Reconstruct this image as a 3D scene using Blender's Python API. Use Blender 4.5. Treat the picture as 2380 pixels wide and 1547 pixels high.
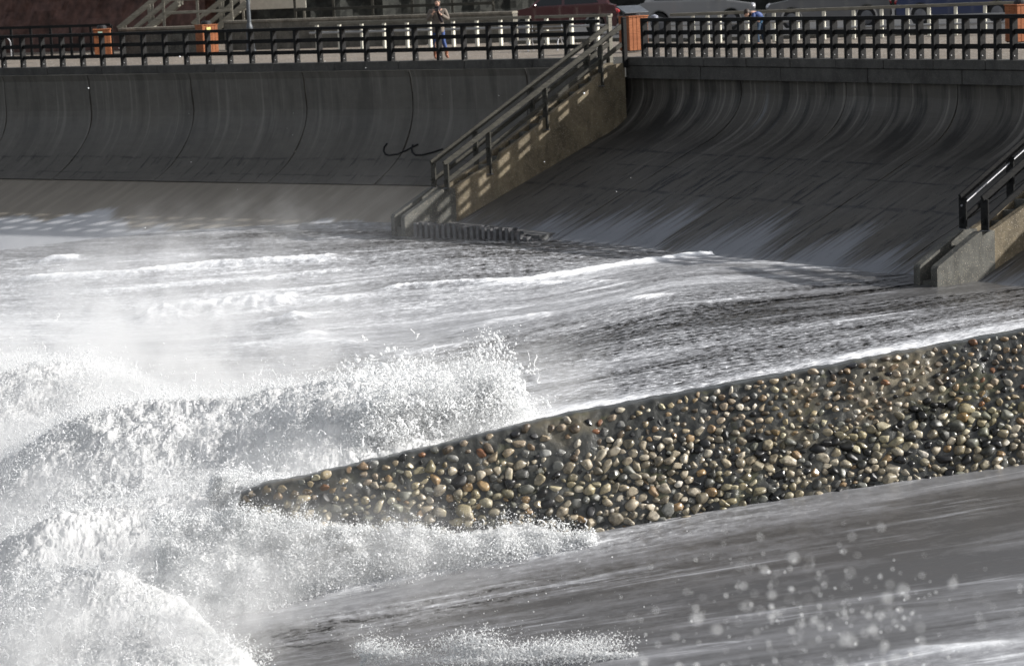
import bpy, bmesh, math, random
import numpy as np
from math import radians, sin, cos, tan, atan, atan2, pi, exp, log, sqrt
from mathutils import Vector, Matrix

random.seed(7)
RNG = np.random.default_rng(11)
S = bpy.context.scene
for o in list(bpy.data.objects):
    bpy.data.objects.remove(o)
COL = S.collection

# ------------------------------------------------------------------ camera
F, CU, CV = 6000.0, 1190.0, 773.5          # focal length and centre in units of a 2380 px wide picture
ROLL = radians(2.5)
PITCH = atan(0.1451 * cos(ROLL))
CZ = 3.0                                    # eye height above the promenade (z = 0)
fw = np.array([0, cos(PITCH), -sin(PITCH)])
rt0 = np.array([1.0, 0, 0]); up0 = np.array([0, sin(PITCH), cos(PITCH)])
rt = rt0 * cos(ROLL) - up0 * sin(ROLL)
up = up0 * cos(ROLL) + rt0 * sin(ROLL)
cam_d = bpy.data.cameras.new('camera')
cam = bpy.data.objects.new('camera', cam_d); COL.objects.link(cam)
cam.matrix_world = Matrix(((rt[0], up[0], -fw[0], 0), (rt[1], up[1], -fw[1], 0), (rt[2], up[2], -fw[2], CZ), (0, 0, 0, 1)))
cam_d.sensor_fit = 'HORIZONTAL'; cam_d.sensor_width = 36.0
cam_d.lens = 36.0 * F / 2380.0
cam_d.clip_start = 0.5; cam_d.clip_end = 3000
cam_d.dof.use_dof = True
cam_d.dof.focus_distance = 46.0
cam_d.dof.aperture_fstop = 2.4
S.camera = cam

# ------------------------------------------------------------------ light
SUN_EL, SUN_X, SUN_Y = radians(28), 0.9985, -0.05      # the sun stands to the right
wd = bpy.data.worlds.new('World'); S.world = wd; wd.use_nodes = True
nt = wd.node_tree; bg = nt.nodes['Background']
sky = nt.nodes.new('ShaderNodeTexSky'); sky.sky_type = 'NISHITA'; sky.sun_disc = False
sky.sun_elevation = SUN_EL; sky.sun_rotation = atan2(SUN_X, SUN_Y)
sky.air_density = 1.0; sky.dust_density = 2.5; sky.ozone_density = 1.0
hs = nt.nodes.new('ShaderNodeHueSaturation'); hs.inputs['Saturation'].default_value = .32
nt.links.new(sky.outputs[0], hs.inputs['Color']); nt.links.new(hs.outputs[0], bg.inputs[0]); bg.inputs[1].default_value = 0.12
sd = bpy.data.lights.new('sun', 'SUN'); sd.energy = 5.0; sd.angle = radians(0.53); sd.color = (1.0, 0.97, 0.925)
so = bpy.data.objects.new('sun', sd); COL.objects.link(so)
dv = Vector((-SUN_X * cos(SUN_EL), -SUN_Y * cos(SUN_EL), -sin(SUN_EL)))
so.rotation_euler = dv.to_track_quat('-Z', 'Y').to_euler(); so.location = (30, -5, 25)
S.view_settings.view_transform = 'Standard'; S.view_settings.look = 'None'
S.view_settings.exposure = 0.5; S.view_settings.gamma = 1.0
S.cycles.use_denoising = True
S.cycles.max_bounces = 8; S.cycles.transparent_max_bounces = 24
S.cycles.volume_step_rate = 1.0; S.cycles.volume_max_steps = 160; S.cycles.volume_bounces = 1

# ------------------------------------------------------------------ geometry of the place
def ray(u, v):
    return fw + (u - CU) / F * rt + (CV - v) / F * up
def proj(P):
    d = np.asarray(P, float) - np.array([0, 0, CZ]); w = d @ fw
    return CU + F * (d @ rt) / w, CV - F * (d @ up) / w
def beach_z(x, y):
    pl = -4.5 + .14 * (x - 6.9) + .052 * (y - 35); k = .45; cap = -4.4
    return cap - k * np.log1p(np.exp((cap - pl) / k))
def at(u, v, fn=beach_z):
    d = ray(u, v); lo, hi = 12.0, 150.0
    for t in np.linspace(12, 150, 400):
        P = d * t
        if P[2] + CZ < fn(P[0], P[1]):
            hi = t; lo = t - .4; break
    for _ in range(24):
        m = (lo + hi) / 2; P = d * m
        if P[2] + CZ < fn(P[0], P[1]): hi = m
        else: lo = m
    return d * hi + np.array([0, 0, CZ])
def at_z(u, v, z):
    d = ray(u, v); return d * ((z - CZ) / d[2]) + np.array([0, 0, CZ])
def at_y(u, v, y):
    d = ray(u, v); return d * (y / d[1]) + np.array([0, 0, CZ])

# ------------------------------------------------------------------ numpy noise
def _h(ix, iy, iz, seed):
    h = (ix * 374761393 + iy * 668265263 + iz * 2147483647 + seed * 1274126177) & 0xffffffff
    h = ((h ^ (h >> 13)) * 1274126177) & 0xffffffff
    h = ((h ^ (h >> 16)) * 2246822519) & 0xffffffff
    return ((h ^ (h >> 15)) & 0xffffff).astype(np.float32) / 16777215.0
def vnoise(x, y, z=None, seed=0):
    x = np.asarray(x, np.float64); y = np.asarray(y, np.float64)
    ix = np.floor(x).astype(np.int64); iy = np.floor(y).astype(np.int64)
    fx = (x - ix).astype(np.float32); fy = (y - iy).astype(np.float32)
    sx = fx * fx * fx * (fx * (fx * 6 - 15) + 10); sy = fy * fy * fy * (fy * (fy * 6 - 15) + 10)
    def g(jx, jy):
        a = _h(jx, jy, np.int64(0), seed) * 6.2831853
        return np.cos(a), np.sin(a)
    def dt(dx, dy):
        c, s_ = g(ix + dx, iy + dy); return c * (fx - dx) + s_ * (fy - dy)
    a = dt(0, 0); b = dt(1, 0); c = dt(0, 1); d = dt(1, 1)
    return (a + (b - a) * sx + (c - a + (a - b - c + d) * sx) * sy) * 1.4
def fbm(x, y, octv=4, seed=0, gain=.5, lac=2.03):
    o = 0; a = 1; f = 1; n = 0
    for i in range(octv):
        o = o + a * vnoise(x * f + 17.3 * i, y * f - 9.1 * i, seed=seed + i); n += a; a *= gain; f *= lac
    return o / n
def billow(x, y, octv=4, seed=0, gain=.5):
    o = 0; a = 1; f = 1; n = 0
    for i in range(octv):
        o = o + a * (1 - np.abs(vnoise(x * f + 5.7 * i, y * f + 3.3 * i, seed=seed + i)) * 2); n += a; a *= gain; f *= 2.03
    return o / n
def sstep(a, b, x):
    t = np.clip((x - a) / (b - a), 0, 1); return t * t * (3 - 2 * t)

# ------------------------------------------------------------------ mesh helpers
def tag(o, label=None, cat=None, group=None, kind=None):
    if label: o['label'] = label
    if cat: o['category'] = cat
    if group: o['group'] = group
    if kind: o['kind'] = kind
    return o
def empty(name, loc, label=None, cat=None, group=None, rz=0):
    o = bpy.data.objects.new(name, None); COL.objects.link(o); o.location = loc; o.rotation_euler = (0, 0, rz)
    return tag(o, label, cat, group)
def link(name, me, mat, parent=None):
    o = bpy.data.objects.new(name, me); COL.objects.link(o)
    if mat: me.materials.append(mat)
    if parent: o.parent = parent
    return o
def copy_tree(o, parent=None):
    c = o.copy(); COL.objects.link(c)
    if parent: c.parent = parent
    for ch in list(o.children): copy_tree(ch, c)
    return c
def mesh_np(name, V, Fq, mat, parent=None, uv=None, attrs=None, colors=None, smooth=True):
    V = np.asarray(V, np.float32); Fq = np.asarray(Fq, np.int32)
    me = bpy.data.meshes.new(name); n = Fq.shape[1]
    me.vertices.add(len(V)); me.vertices.foreach_set('co', V.ravel())
    me.loops.add(Fq.size); me.loops.foreach_set('vertex_index', Fq.ravel())
    me.polygons.add(len(Fq)); me.polygons.foreach_set('loop_start', np.arange(0, Fq.size, n, dtype=np.int32))
    me.polygons.foreach_set('loop_total', np.full(len(Fq), n, np.int32))
    if uv is not None:
        l = me.uv_layers.new(name='flow'); l.data.foreach_set('uv', np.asarray(uv, np.float32)[Fq.ravel()].ravel())
    for k, a in (attrs or {}).items():
        at_ = me.attributes.new(k, 'FLOAT', 'POINT'); at_.data.foreach_set('value', np.asarray(a, np.float32))
    for k, a in (colors or {}).items():
        at_ = me.attributes.new(k, 'FLOAT_COLOR', 'POINT'); at_.data.foreach_set('color', np.asarray(a, np.float32).ravel())
    me.update(); me.validate()
    me.polygons.foreach_set('use_smooth', np.full(len(me.polygons), smooth))
    return link(name, me, mat, parent)
def grid_faces(nr, nc):
    i = np.arange(nr * nc).reshape(nr, nc)
    return np.stack([i[:-1, :-1], i[:-1, 1:], i[1:, 1:], i[1:, :-1]], -1).reshape(-1, 4)
def drop(V, Fq, keep, *arrs):
    Fk = Fq[keep[Fq].any(1)]; used = np.unique(Fk); m = np.full(len(V), -1); m[used] = np.arange(len(used))
    return (V[used], m[Fk]) + tuple(a[used] for a in arrs)

class MB:
    def __init__(s): s.v = []; s.f = []; s.uv = []
    def add(s, vs, fs):
        b = len(s.v); s.v += [tuple(map(float, p)) for p in vs]; s.f += [tuple(b + i for i in f) for f in fs]; return s
    def box(s, c, size, X=(1, 0, 0), Y=(0, 1, 0), Z=(0, 0, 1), bev=0.0):
        c = Vector(c); X = Vector(X).normalized(); Y = Vector(Y).normalized(); Z = Vector(Z).normalized()
        hx, hy, hz = size[0] / 2, size[1] / 2, size[2] / 2
        if bev <= 0:
            P = [c + X * hx * a + Y * hy * b + Z * hz * d for d in (-1, 1) for b in (-1, 1) for a in (-1, 1)]
            return s.add(P, [(0, 2, 3, 1), (4, 5, 7, 6), (0, 1, 5, 4), (2, 6, 7, 3), (0, 4, 6, 2), (1, 3, 7, 5)])
        e = min(bev, hx * .8, hy * .8, hz * .8)
        lv = [(-hz, hx - e, hy - e), (-hz + e, hx, hy), (hz - e, hx, hy), (hz, hx - e, hy - e)]
        P = []
        for z, a, b in lv:
            q = e * .6 if abs(z) < hz - 1e-9 else 0
            for sx, sy, k in ((-1, -1, 0), (-1, -1, 1), (1, -1, 1), (1, -1, 0), (1, 1, 0), (1, 1, 1), (-1, 1, 1), (-1, 1, 0)):
                px = sx * (a - (e if k else 0)); py = sy * (b - (0 if k else e))
                P.append(c + X * px + Y * py + Z * z)
        F_ = [tuple(range(7, -1, -1)), tuple(range(24, 32))]
        for L in range(3):
            for i in range(8):
                j = (i + 1) % 8
                F_.append((L * 8 + i, L * 8 + j, L * 8 + 8 + j, L * 8 + 8 + i))
        return s.add(P, F_)
    def beam(s, a, b, w, h, upv=(0, 0, 1), bev=0.0):
        a = Vector(a); b = Vector(b); d = (b - a); L = d.length; X = d.normalized()
        Y = Vector(upv).cross(X).normalized(); Z = X.cross(Y)
        return s.box((a + b) / 2, (L, w, h), X, Y, Z, bev)
    def tube(s, pts, r, n=10, cap=True):
        pts = [Vector(p) for p in pts]; rs = r if isinstance(r, (list, tuple)) else [r] * len(pts)
        P = []; fs = []
        for i, p in enumerate(pts):
            d = (pts[min(i + 1, len(pts) - 1)] - pts[max(i - 1, 0)]).normalized()
            a = d.cross(Vector((.31, .17, .93)) if abs(d.z) < .9 else Vector((1, 0, 0))).normalized(); b = d.cross(a)
            P += [p + a * rs[i] * cos(2 * pi * k / n) + b * rs[i] * sin(2 * pi * k / n) for k in range(n)]
        for i in range(len(pts) - 1):
            for k in range(n):
                fs.append((i * n + k, i * n + (k + 1) % n, (i + 1) * n + (k + 1) % n, (i + 1) * n + k))
        if cap: fs += [tuple(range(n - 1, -1, -1)), tuple(range((len(pts) - 1) * n, len(pts) * n))]
        return s.add(P, fs)
    def prism(s, poly, O, X, Z, Y, depth):
        """poly in (X,Z) plane at O, extruded by depth along Y"""
        O = Vector(O); X = Vector(X); Z = Vector(Z); Y = Vector(Y); n = len(poly)
        P = [O + X * a + Z * b for a, b in poly] + [O + X * a + Z * b + Y * depth for a, b in poly]
        fs = [tuple(range(n)), tuple(range(2 * n - 1, n - 1, -1))] + [(i, i + n, (i + 1) % n + n, (i + 1) % n) for i in range(n)]
        return s.add(P, fs)
    def ball(s, c, r, nu=12, nv=8):
        c = Vector(c); P = []; fs = []
        rx, ry, rz = (r, r, r) if not isinstance(r, (tuple, list)) else r
        for j in range(nv + 1):
            t = pi * j / nv
            for i in range(nu):
                a = 2 * pi * i / nu; P.append(c + Vector((rx * sin(t) * cos(a), ry * sin(t) * sin(a), rz * cos(t))))
        for j in range(nv):
            for i in range(nu):
                fs.append((j * nu + i, j * nu + (i + 1) % nu, (j + 1) * nu + (i + 1) % nu, (j + 1) * nu + i))
        return s.add(P, fs)
    def build(s, name, mat, parent=None, smooth=False):
        me = bpy.data.meshes.new(name); me.from_pydata(s.v, [], s.f); me.validate()
        bm = bmesh.new(); bm.from_mesh(me); bmesh.ops.remove_doubles(bm, verts=bm.verts, dist=1e-5)
        bmesh.ops.recalc_face_normals(bm, faces=bm.faces); bm.to_mesh(me); bm.free()
        if smooth:
            for p in me.polygons: p.use_smooth = True
        o = link(name, me, mat)
        if parent:
            o.parent = parent
            # vertices are given in world coordinates: keep them there, relative to the parent
            M = parent.matrix_basis.inverted()
            q = parent
            while q.parent: q = q.parent; M = M @ q.matrix_basis.inverted()
            me.transform(M)
        return o

# ------------------------------------------------------------------ material helpers
class NT:
    def __init__(s, name):
        s.m = bpy.data.materials.new(name); s.m.use_nodes = True; s.t = s.m.node_tree
        s.b = s.t.nodes['Principled BSDF']; s.out = s.t.nodes['Material Output']
    def n(s, typ, **kw):
        nd = s.t.nodes.new(typ)
        for k, v in kw.items(): setattr(nd, k, v)
        return nd
    def l(s, a, b): s.t.links.new(a, b)
    def val(s, x, sock):
        if hasattr(x, 'is_linked') or isinstance(x, bpy.types.NodeSocket): s.l(x, sock)
        else:
            if isinstance(x, (tuple, list)) and len(x) == 3 and len(sock.default_value) == 4: x = tuple(x) + (1,)
            sock.default_value = x
    def math(s, op, a, b=0.0, c=0.0, clamp=False):
        nd = s.n('ShaderNodeMath', operation=op); nd.use_clamp = clamp
        s.val(a, nd.inputs[0]); s.val(b, nd.inputs[1])
        if op in ('MULTIPLY_ADD', 'SMOOTH_MIN', 'WRAP', 'COMPARE'): s.val(c, nd.inputs[2])
        return nd.outputs[0]
    def attr(s, name, out='Fac'):
        nd = s.n('ShaderNodeAttribute'); nd.attribute_name = name; return nd.outputs[out]
    def coord(s, kind='Object'): return s.n('ShaderNodeTexCoord').outputs[kind]
    def uv(s): return s.n('ShaderNodeUVMap', uv_map='flow').outputs[0]
    def scale(s, vec, sc, rot=(0, 0, 0), loc=(0, 0, 0)):
        nd = s.n('ShaderNodeMapping'); s.l(vec, nd.inputs[0])
        nd.inputs['Scale'].default_value = sc; nd.inputs['Rotation'].default_value = rot; nd.inputs['Location'].default_value = loc
        return nd.outputs[0]
    def noise(s, vec, sc=1.0, det=4.0, rough=.55, dist=0.0, out=0):
        nd = s.n('ShaderNodeTexNoise'); s.l(vec, nd.inputs['Vector'])
        nd.inputs['Scale'].default_value = sc; nd.inputs['Detail'].default_value = det
        nd.inputs['Roughness'].default_value = rough; nd.inputs['Distortion'].default_value = dist
        return nd.outputs[out]
    def voro(s, vec, sc=1.0, feature='F1', out='Distance', rnd=1.0):
        nd = s.n('ShaderNodeTexVoronoi', feature=feature); s.l(vec, nd.inputs['Vector']); nd.inputs['Scale'].default_value = sc
        nd.inputs['Randomness'].default_value = rnd
        return nd.outputs[out]
    def ramp(s, fac, stops, interp='LINEAR'):
        nd = s.n('ShaderNodeValToRGB'); s.val(fac, nd.inputs[0]); cr = nd.color_ramp; cr.interpolation = interp
        while len(cr.elements) < len(stops): cr.elements.new(.5)
        for e, (p, c) in zip(cr.elements, stops):
            e.position = p; e.color = (c, c, c, 1) if isinstance(c, (int, float)) else tuple(c) + (1,)
        return nd.outputs[0]
    def mix(s, fac, a, b, mode='MIX'):
        nd = s.n('ShaderNodeMix', data_type='RGBA', blend_type=mode); nd.clamp_factor = True
        s.val(fac, nd.inputs[0]); s.val(a, nd.inputs[6]); s.val(b, nd.inputs[7]); return nd.outputs[2]
    def rng(s, x, a, b, c=0.0, d=1.0, smooth=True):
        nd = s.n('ShaderNodeMapRange'); nd.interpolation_type = 'SMOOTHSTEP' if smooth else 'LINEAR'
        s.val(x, nd.inputs[0])
        for i, q in enumerate((a, b, c, d)): s.val(q, nd.inputs[i + 1])
        return nd.outputs[0]
    def bump(s, h, strength=.5, dist=.02):
        nd = s.n('ShaderNodeBump'); s.l(h, nd.inputs['Height']); s.val(strength, nd.inputs['Strength']); nd.inputs['Distance'].default_value = dist
        return nd.outputs[0]
    def set(s, **kw):
        M = {'color': 'Base Color', 'rough': 'Roughness', 'spec': 'Specular IOR Level', 'normal': 'Normal', 'metal': 'Metallic', 'coat': 'Coat Weight', 'alpha': 'Alpha', 'sss': 'Subsurface Weight', 'trans': 'Transmission Weight'}
        for k, v in kw.items(): s.val(v, s.b.inputs[M[k]])
        return s.m

def simple(name, col, rough=.6, var=.25, sc=6.0, spec=.4, metal=0.0, stretch=(1, 1, 1), bump=.15):
    t = NT(name); c = t.scale(t.coord(), stretch); n = t.noise(c, sc, 5, .6)
    col = tuple(col)
    lo = tuple(max(0, x * (1 - var)) for x in col); hi = tuple(min(1, x * (1 + var)) for x in col)
    t.set(color=t.ramp(n, [(.3, lo), (.7, hi)]), rough=rough, spec=spec, metal=metal)
    if bump: t.set(normal=t.bump(n, bump, .02))
    return t.m

# ------------------------------------------------------------------ materials
def m_wall(name, base, streak, blotch, foam_runoff, seed=0.0, toe=6.6):
    """weathered sea wall concrete: 'flow' u = metres along the wall, v = metres down the profile"""
    t = NT(name); uv = t.uv()
    sep = t.n('ShaderNodeSeparateXYZ'); t.l(uv, sep.inputs[0]); U_, V_ = sep.outputs[0], sep.outputs[1]
    big = t.noise(t.scale(uv, (.35, .5, 1), loc=(seed, 0, 0)), 1, 5, .6)
    st = t.noise(t.scale(uv, (5.5, .16, 1), loc=(seed, 0, 0)), 1, 5, .65)
    st2 = t.noise(t.scale(uv, (1.6, .22, 1), loc=(seed + 4, 2, 0)), 1, 4, .6)
    fine = t.noise(t.scale(uv, (22, 22, 1)), 1, 3, .6)
    mid = t.noise(t.scale(uv, (2.4, 3.0, 1), loc=(seed, 5, 0)), 1, 6, .72)
    c = t.ramp(t.math('ADD', t.math('MULTIPLY', big, .5), t.math('MULTIPLY', mid, .5)), [(.3, tuple(x * .75 for x in base)), (.7, tuple(x * 1.25 for x in base))])
    amt = t.rng(V_, 0.2, 4.2, streak, streak * .25)
    c = t.mix(t.math('MULTIPLY', t.rng(st, .50, .68), amt), c, tuple(min(1, x * 2.2 + .03) for x in base))
    c = t.mix(t.math('MULTIPLY', t.rng(st2, .52, .36), t.math('MULTIPLY', amt, 1.2)), c, tuple(x * .3 for x in base))
    # dark cut lines running down the apron
    cut = t.noise(t.scale(uv, (6.0, .55, 1), loc=(seed + 9, 7, 0)), 1, 6, .7)
    cm = t.math('MULTIPLY', t.rng(cut, .555, .62), t.rng(V_, 2.6, 3.3))
    c = t.mix(t.math('MULTIPLY', cm, blotch), c, (.008, .009, .012))
    # pour lines across
    wob = t.noise(t.scale(uv, (.9, .9, 1)), 1, 4, .7)
    acc = None
    for k, (pos, wdt) in enumerate(((3.05, .03), (3.9, .02), (5.3, .045))):
        d = t.math('ABSOLUTE', t.math('SUBTRACT', t.math('ADD', V_, t.math('MULTIPLY', t.math('SUBTRACT', wob, .5), .25)), pos))
        ln = t.math('MULTIPLY', t.rng(d, wdt, wdt * 2.2, 1, 0), t.rng(t.noise(t.scale(uv, (1.7, 3, 1), loc=(k * 3.0, 0, 0)), 1, 3, .6), .42, .58))
        acc = ln if acc is None else t.math('MAXIMUM', acc, ln)
    c = t.mix(t.math('MULTIPLY', acc, .75 * blotch), c, (.010, .010, .012))
    # the lower apron carries thin sheets of foam running back
    wet = t.noise(t.scale(uv, (.55, .10, 1), rot=(0, 0, 0.0), loc=(seed + 1.7, 3.1, 0)), 1, 2, .5)
    wet2 = t.noise(t.scale(uv, (7.5, .24, 1), loc=(seed, 9.1, 0)), 1, 6, .75)
    lim = t.math('ADD', t.rng(V_, toe - 3.9, toe - .2, -.40, .30, smooth=False), t.math('MULTIPLY', t.math('SUBTRACT', wet, .5), 1.5))
    fm = t.rng(t.math('ADD', lim, t.math('MULTIPLY', t.math('SUBTRACT', wet2, .5), 1.25)), .0, .30)
    fm = t.math('MULTIPLY', fm, foam_runoff)
    c = t.mix(fm, c, (.21, .222, .245))
    ro = t.mix(fm, t.ramp(big, [(.3, .42), (.7, .7)]), (.6, .6, .6))
    h = t.math('ADD', t.math('MULTIPLY', fine, .35), t.math('ADD', t.math('MULTIPLY', st, .35), t.math('MULTIPLY', cm, -.8)))
    return t.set(color=c, rough=ro, spec=.35, normal=t.bump(h, .5, .03))

M_wall_r = m_wall('wet_concrete', (.058, .053, .046), 1.0, 1.0, .75, 3.0, 8.3)
M_wall_l = m_wall('weathered_concrete', (.094, .088, .078), .38, .6, 0.0, 21.0, 8.0)

def m_slip():
    t = NT('sandy_concrete'); uv = t.uv()
    st = t.noise(t.scale(uv, (2.0, .22, 1), rot=(0, 0, .0)), 1, 5, .65)
    big = t.noise(t.scale(uv, (.25, .4, 1)), 1, 3, .5)
    sep = t.n('ShaderNodeSeparateXYZ'); t.l(uv, sep.inputs[0]); V_ = sep.outputs[1]
    c = t.ramp(st, [(.3, (.150, .132, .108)), (.7, (.26, .235, .195))])
    c = t.mix(t.rng(big, .35, .7, 0, .5), c, (.17, .15, .125))
    wet = t.noise(t.scale(uv, (.33, .12, 1), loc=(2.3, 0, 0)), 1, 2, .5)
    wet2 = t.noise(t.scale(uv, (3.5, .3, 1)), 1, 5, .7)
    lim = t.math('ADD', t.rng(V_, 1.3, 3.9, -.36, .24, smooth=False), t.math('MULTIPLY', t.math('SUBTRACT', wet, .5), 1.2))
    fm = t.rng(t.math('ADD', lim, t.math('MULTIPLY', t.math('SUBTRACT', wet2, .5), .25)), .0, .1)
    c = t.mix(t.math('MULTIPLY', fm, .7), c, (.44, .46, .50))
    fine = t.noise(t.scale(uv, (30, 30, 1)), 1, 3, .6)
    return t.set(color=c, rough=.55, spec=.3, normal=t.bump(t.math('ADD', fine, st), .3, .02))
M_slip = m_slip()

def m_concrete(name, base, pebbles=.5, lichen=0.0, rough=.75):
    t = NT(name); c0 = t.coord()
    a = t.noise(c0, .9, 5, .65); b = t.noise(c0, 7, 5, .6)
    v = t.voro(c0, 34); vc = t.voro(c0, 34, out='Color')
    a2 = t.noise(t.scale(c0, (1.6, 1.6, .9)), 1.7, 6, .7, .6)
    c = t.ramp(t.math('ADD', t.math('MULTIPLY', a, .45), t.math('MULTIPLY', a2, .55)), [(.36, tuple(x * .38 for x in base)), (.64, tuple(x * 1.35 for x in base))])
    c = t.mix(t.rng(b, .45, .75, 0, .5), c, tuple(x * .5 for x in base))
    sepc = t.n('ShaderNodeSeparateColor'); t.l(vc, sepc.inputs[0])
    pk = t.math('MULTIPLY', t.rng(v, .42, .3, 0, 1), t.math('MULTIPLY', t.rng(sepc.outputs[0], .55, .6), pebbles))
    c = t.mix(pk, c, t.ramp(sepc.outputs[1], [(0, (.10, .085, .065)), (.5, (.26, .22, .165)), (1, (.42, .38, .31))]))
    if lichen: c = t.mix(t.rng(t.noise(c0, 2.2, 6, .7), .55, .7, 0, lichen), c, (.20, .19, .12))
    return t.set(color=c, rough=rough, spec=.4, normal=t.bump(t.math('ADD', t.math('MULTIPLY', b, .6), t.math('MULTIPLY', pk, .4)), .6, .03))
M_stair = m_concrete('pebbly_concrete', (.165, .132, .083), .7, .25)
M_block = m_concrete('dark_concrete', (.085, .084, .074), .45, .1)
M_coping = m_concrete('coping_concrete', (.055, .053, .049), .15)
M_plinth = m_concrete('pebbledash', (.21, .19, .155), .8)
M_pale = m_concrete('pale_render', (.13, .12, .10), .5)

def m_promenade():
    t = NT('shingle_paving'); c0 = t.coord()
    v = t.voro(c0, 16); vc = t.voro(c0, 16, out='Color'); a = t.noise(c0, .6, 4, .6)
    sp = t.n('ShaderNodeSeparateColor'); t.l(vc, sp.inputs[0])
    c = t.ramp(sp.outputs[0], [(0, (.07, .06, .048)), (.35, (.14, .12, .098)), (.8, (.23, .205, .175)), (1, (.45, .43, .40))])
    c = t.mix(t.rng(v, .35, .6), c, (.12, .10, .08))
    c = t.mix(t.rng(a, .4, .7, 0, .5), c, (.20, .165, .13))
    return t.set(color=c, rough=.8, spec=.3, normal=t.bump(v, -.5, .03))
M_prom = m_promenade()

def m_timber(name, a, b, rough=.7, spec=.2):
    t = NT(name); c0 = t.coord('Generated'); n = t.noise(t.scale(t.coord(), (1.5, 1.5, 9)), 3, 5, .65)
    n2 = t.noise(t.coord(), 1.1, 3, .5)
    c = t.ramp(n, [(.3, a), (.72, b)]); c = t.mix(t.rng(n2, .4, .7, 0, .5), c, a)
    return t.set(color=c, rough=rough, spec=spec, normal=t.bump(n, .3, .01))
M_rail = m_timber('tarred_timber', (.007, .007, .008), (.019, .019, .018), .7, .12)
M_handrail = m_timber('weathered_timber', (.020, .019, .016), (.075, .071, .058))
M_greywood = m_timber('grey_timber', (.10, .095, .078), (.23, .215, .18))
M_orange = m_timber('orange_timber', (.17, .055, .022), (.36, .14, .062))
M_white = simple('white_paint', (.56, .54, .46), .55, .1)
M_tube = simple('grey_tube', (.28, .28, .28), .45, .15, metal=.0)
M_steel = simple('rusty_dark_steel', (.10, .10, .105), .5, .5, 5, metal=.1)
M_bolt = simple('bolt_metal', (.75, .75, .75), .3, .05, metal=.8)
M_black = simple('black_plastic', (.012, .012, .014), .5)
M_galv = simple('galvanised_steel', (.5, .5, .52), .35, .12, metal=.6)
M_lamp = simple('slate_paint', (.06, .068, .078), .5)
M_brick = simple('dark_red_bank', (.085, .045, .036), .9, .55, 2.5, bump=.6)
M_darkbank = simple('dark_hedge', (.016, .017, .014), .9, .6, 4, bump=.5)
M_bench = simple('bench_wood', (.14, .12, .095), .7, .3)

# ------------------------------------------------------------------ ground
def m_beach():
    t = NT('wet_shingle'); c0 = t.coord()
    v = t.voro(c0, 22); vc = t.voro(c0, 22, out='Color'); a = t.noise(c0, .5, 4, .6)
    sp = t.n('ShaderNodeSeparateColor'); t.l(vc, sp.inputs[0])
    c = t.ramp(sp.outputs[0], [(0, (.018, .016, .014)), (.4, (.06, .052, .042)), (.8, (.125, .108, .085)), (1, (.26, .24, .21))])
    c = t.mix(t.rng(v, .3, .55), c, (.012, .011, .010))
    c = t.mix(t.rng(a, .4, .65, 0, .5), c, (.05, .045, .038))
    return t.set(color=c, rough=.35, spec=.5, normal=t.bump(v, -.9, .04))
M_beach = m_beach()

GUIDES = [
 (0,  [(-400,545),(20,537),(460,525),(920,515),(1290,535),(1500,556),(1700,575),(2100,600),(2700,510)]),
 (5,  [(-400,668),(100,650),(480,626),(800,606),(1100,580),(1400,577),(1640,585),(2100,608),(2700,530)]),
 (9,  [(-400,745),(350,735),(660,712),(900,682),(1230,652),(1480,616),(1640,596),(1900,603),(2100,618),(2700,550)]),
 (16, [(-400,872),(300,862),(640,850),(960,830),(1100,802),(1330,755),(1560,695),(2000,660),(2360,615),(2700,570)]),
 (21, [(-400,965),(640,940),(1100,880),(1500,810),(2000,740),(2360,690),(2700,640)]),
 (27, [(-400,1320),(610,1140),(1250,985),(1800,885),(2360,780),(2700,716)]),
 (33, [(-400,1580),(600,1400),(1350,1262),(1800,1180),(2360,1085),(2700,1025)]),
 (38, [(-400,1800),(600,1640),(1350,1540),(2360,1400),(2700,1355)]),
 (46, [(-400,2300),(1350,2000),(2700,1780)])]
def flow_coord(x, y, z):
    u, v = proj(np.stack([x, y, z], -1))
    vs = np.stack([np.interp(u, [p[0] for p in g], [p[1] for p in g]) for _, g in GUIDES], 0)
    tt = [g[0] for g in GUIDES]
    t = np.full(u.shape, tt[0], float) - (vs[0] - v) * .05 * (v < vs[0])
    for i in range(len(tt) - 1):
        k = (v - vs[i]) / np.maximum(vs[i + 1] - vs[i], 1e-3); m = (k >= 0) & (k < 1)
        t = np.where(m, tt[i] + k * (tt[i + 1] - tt[i]), t)
    t = np.where(v >= vs[-1], tt[-1], t)
    return x * 1.05, t
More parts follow.
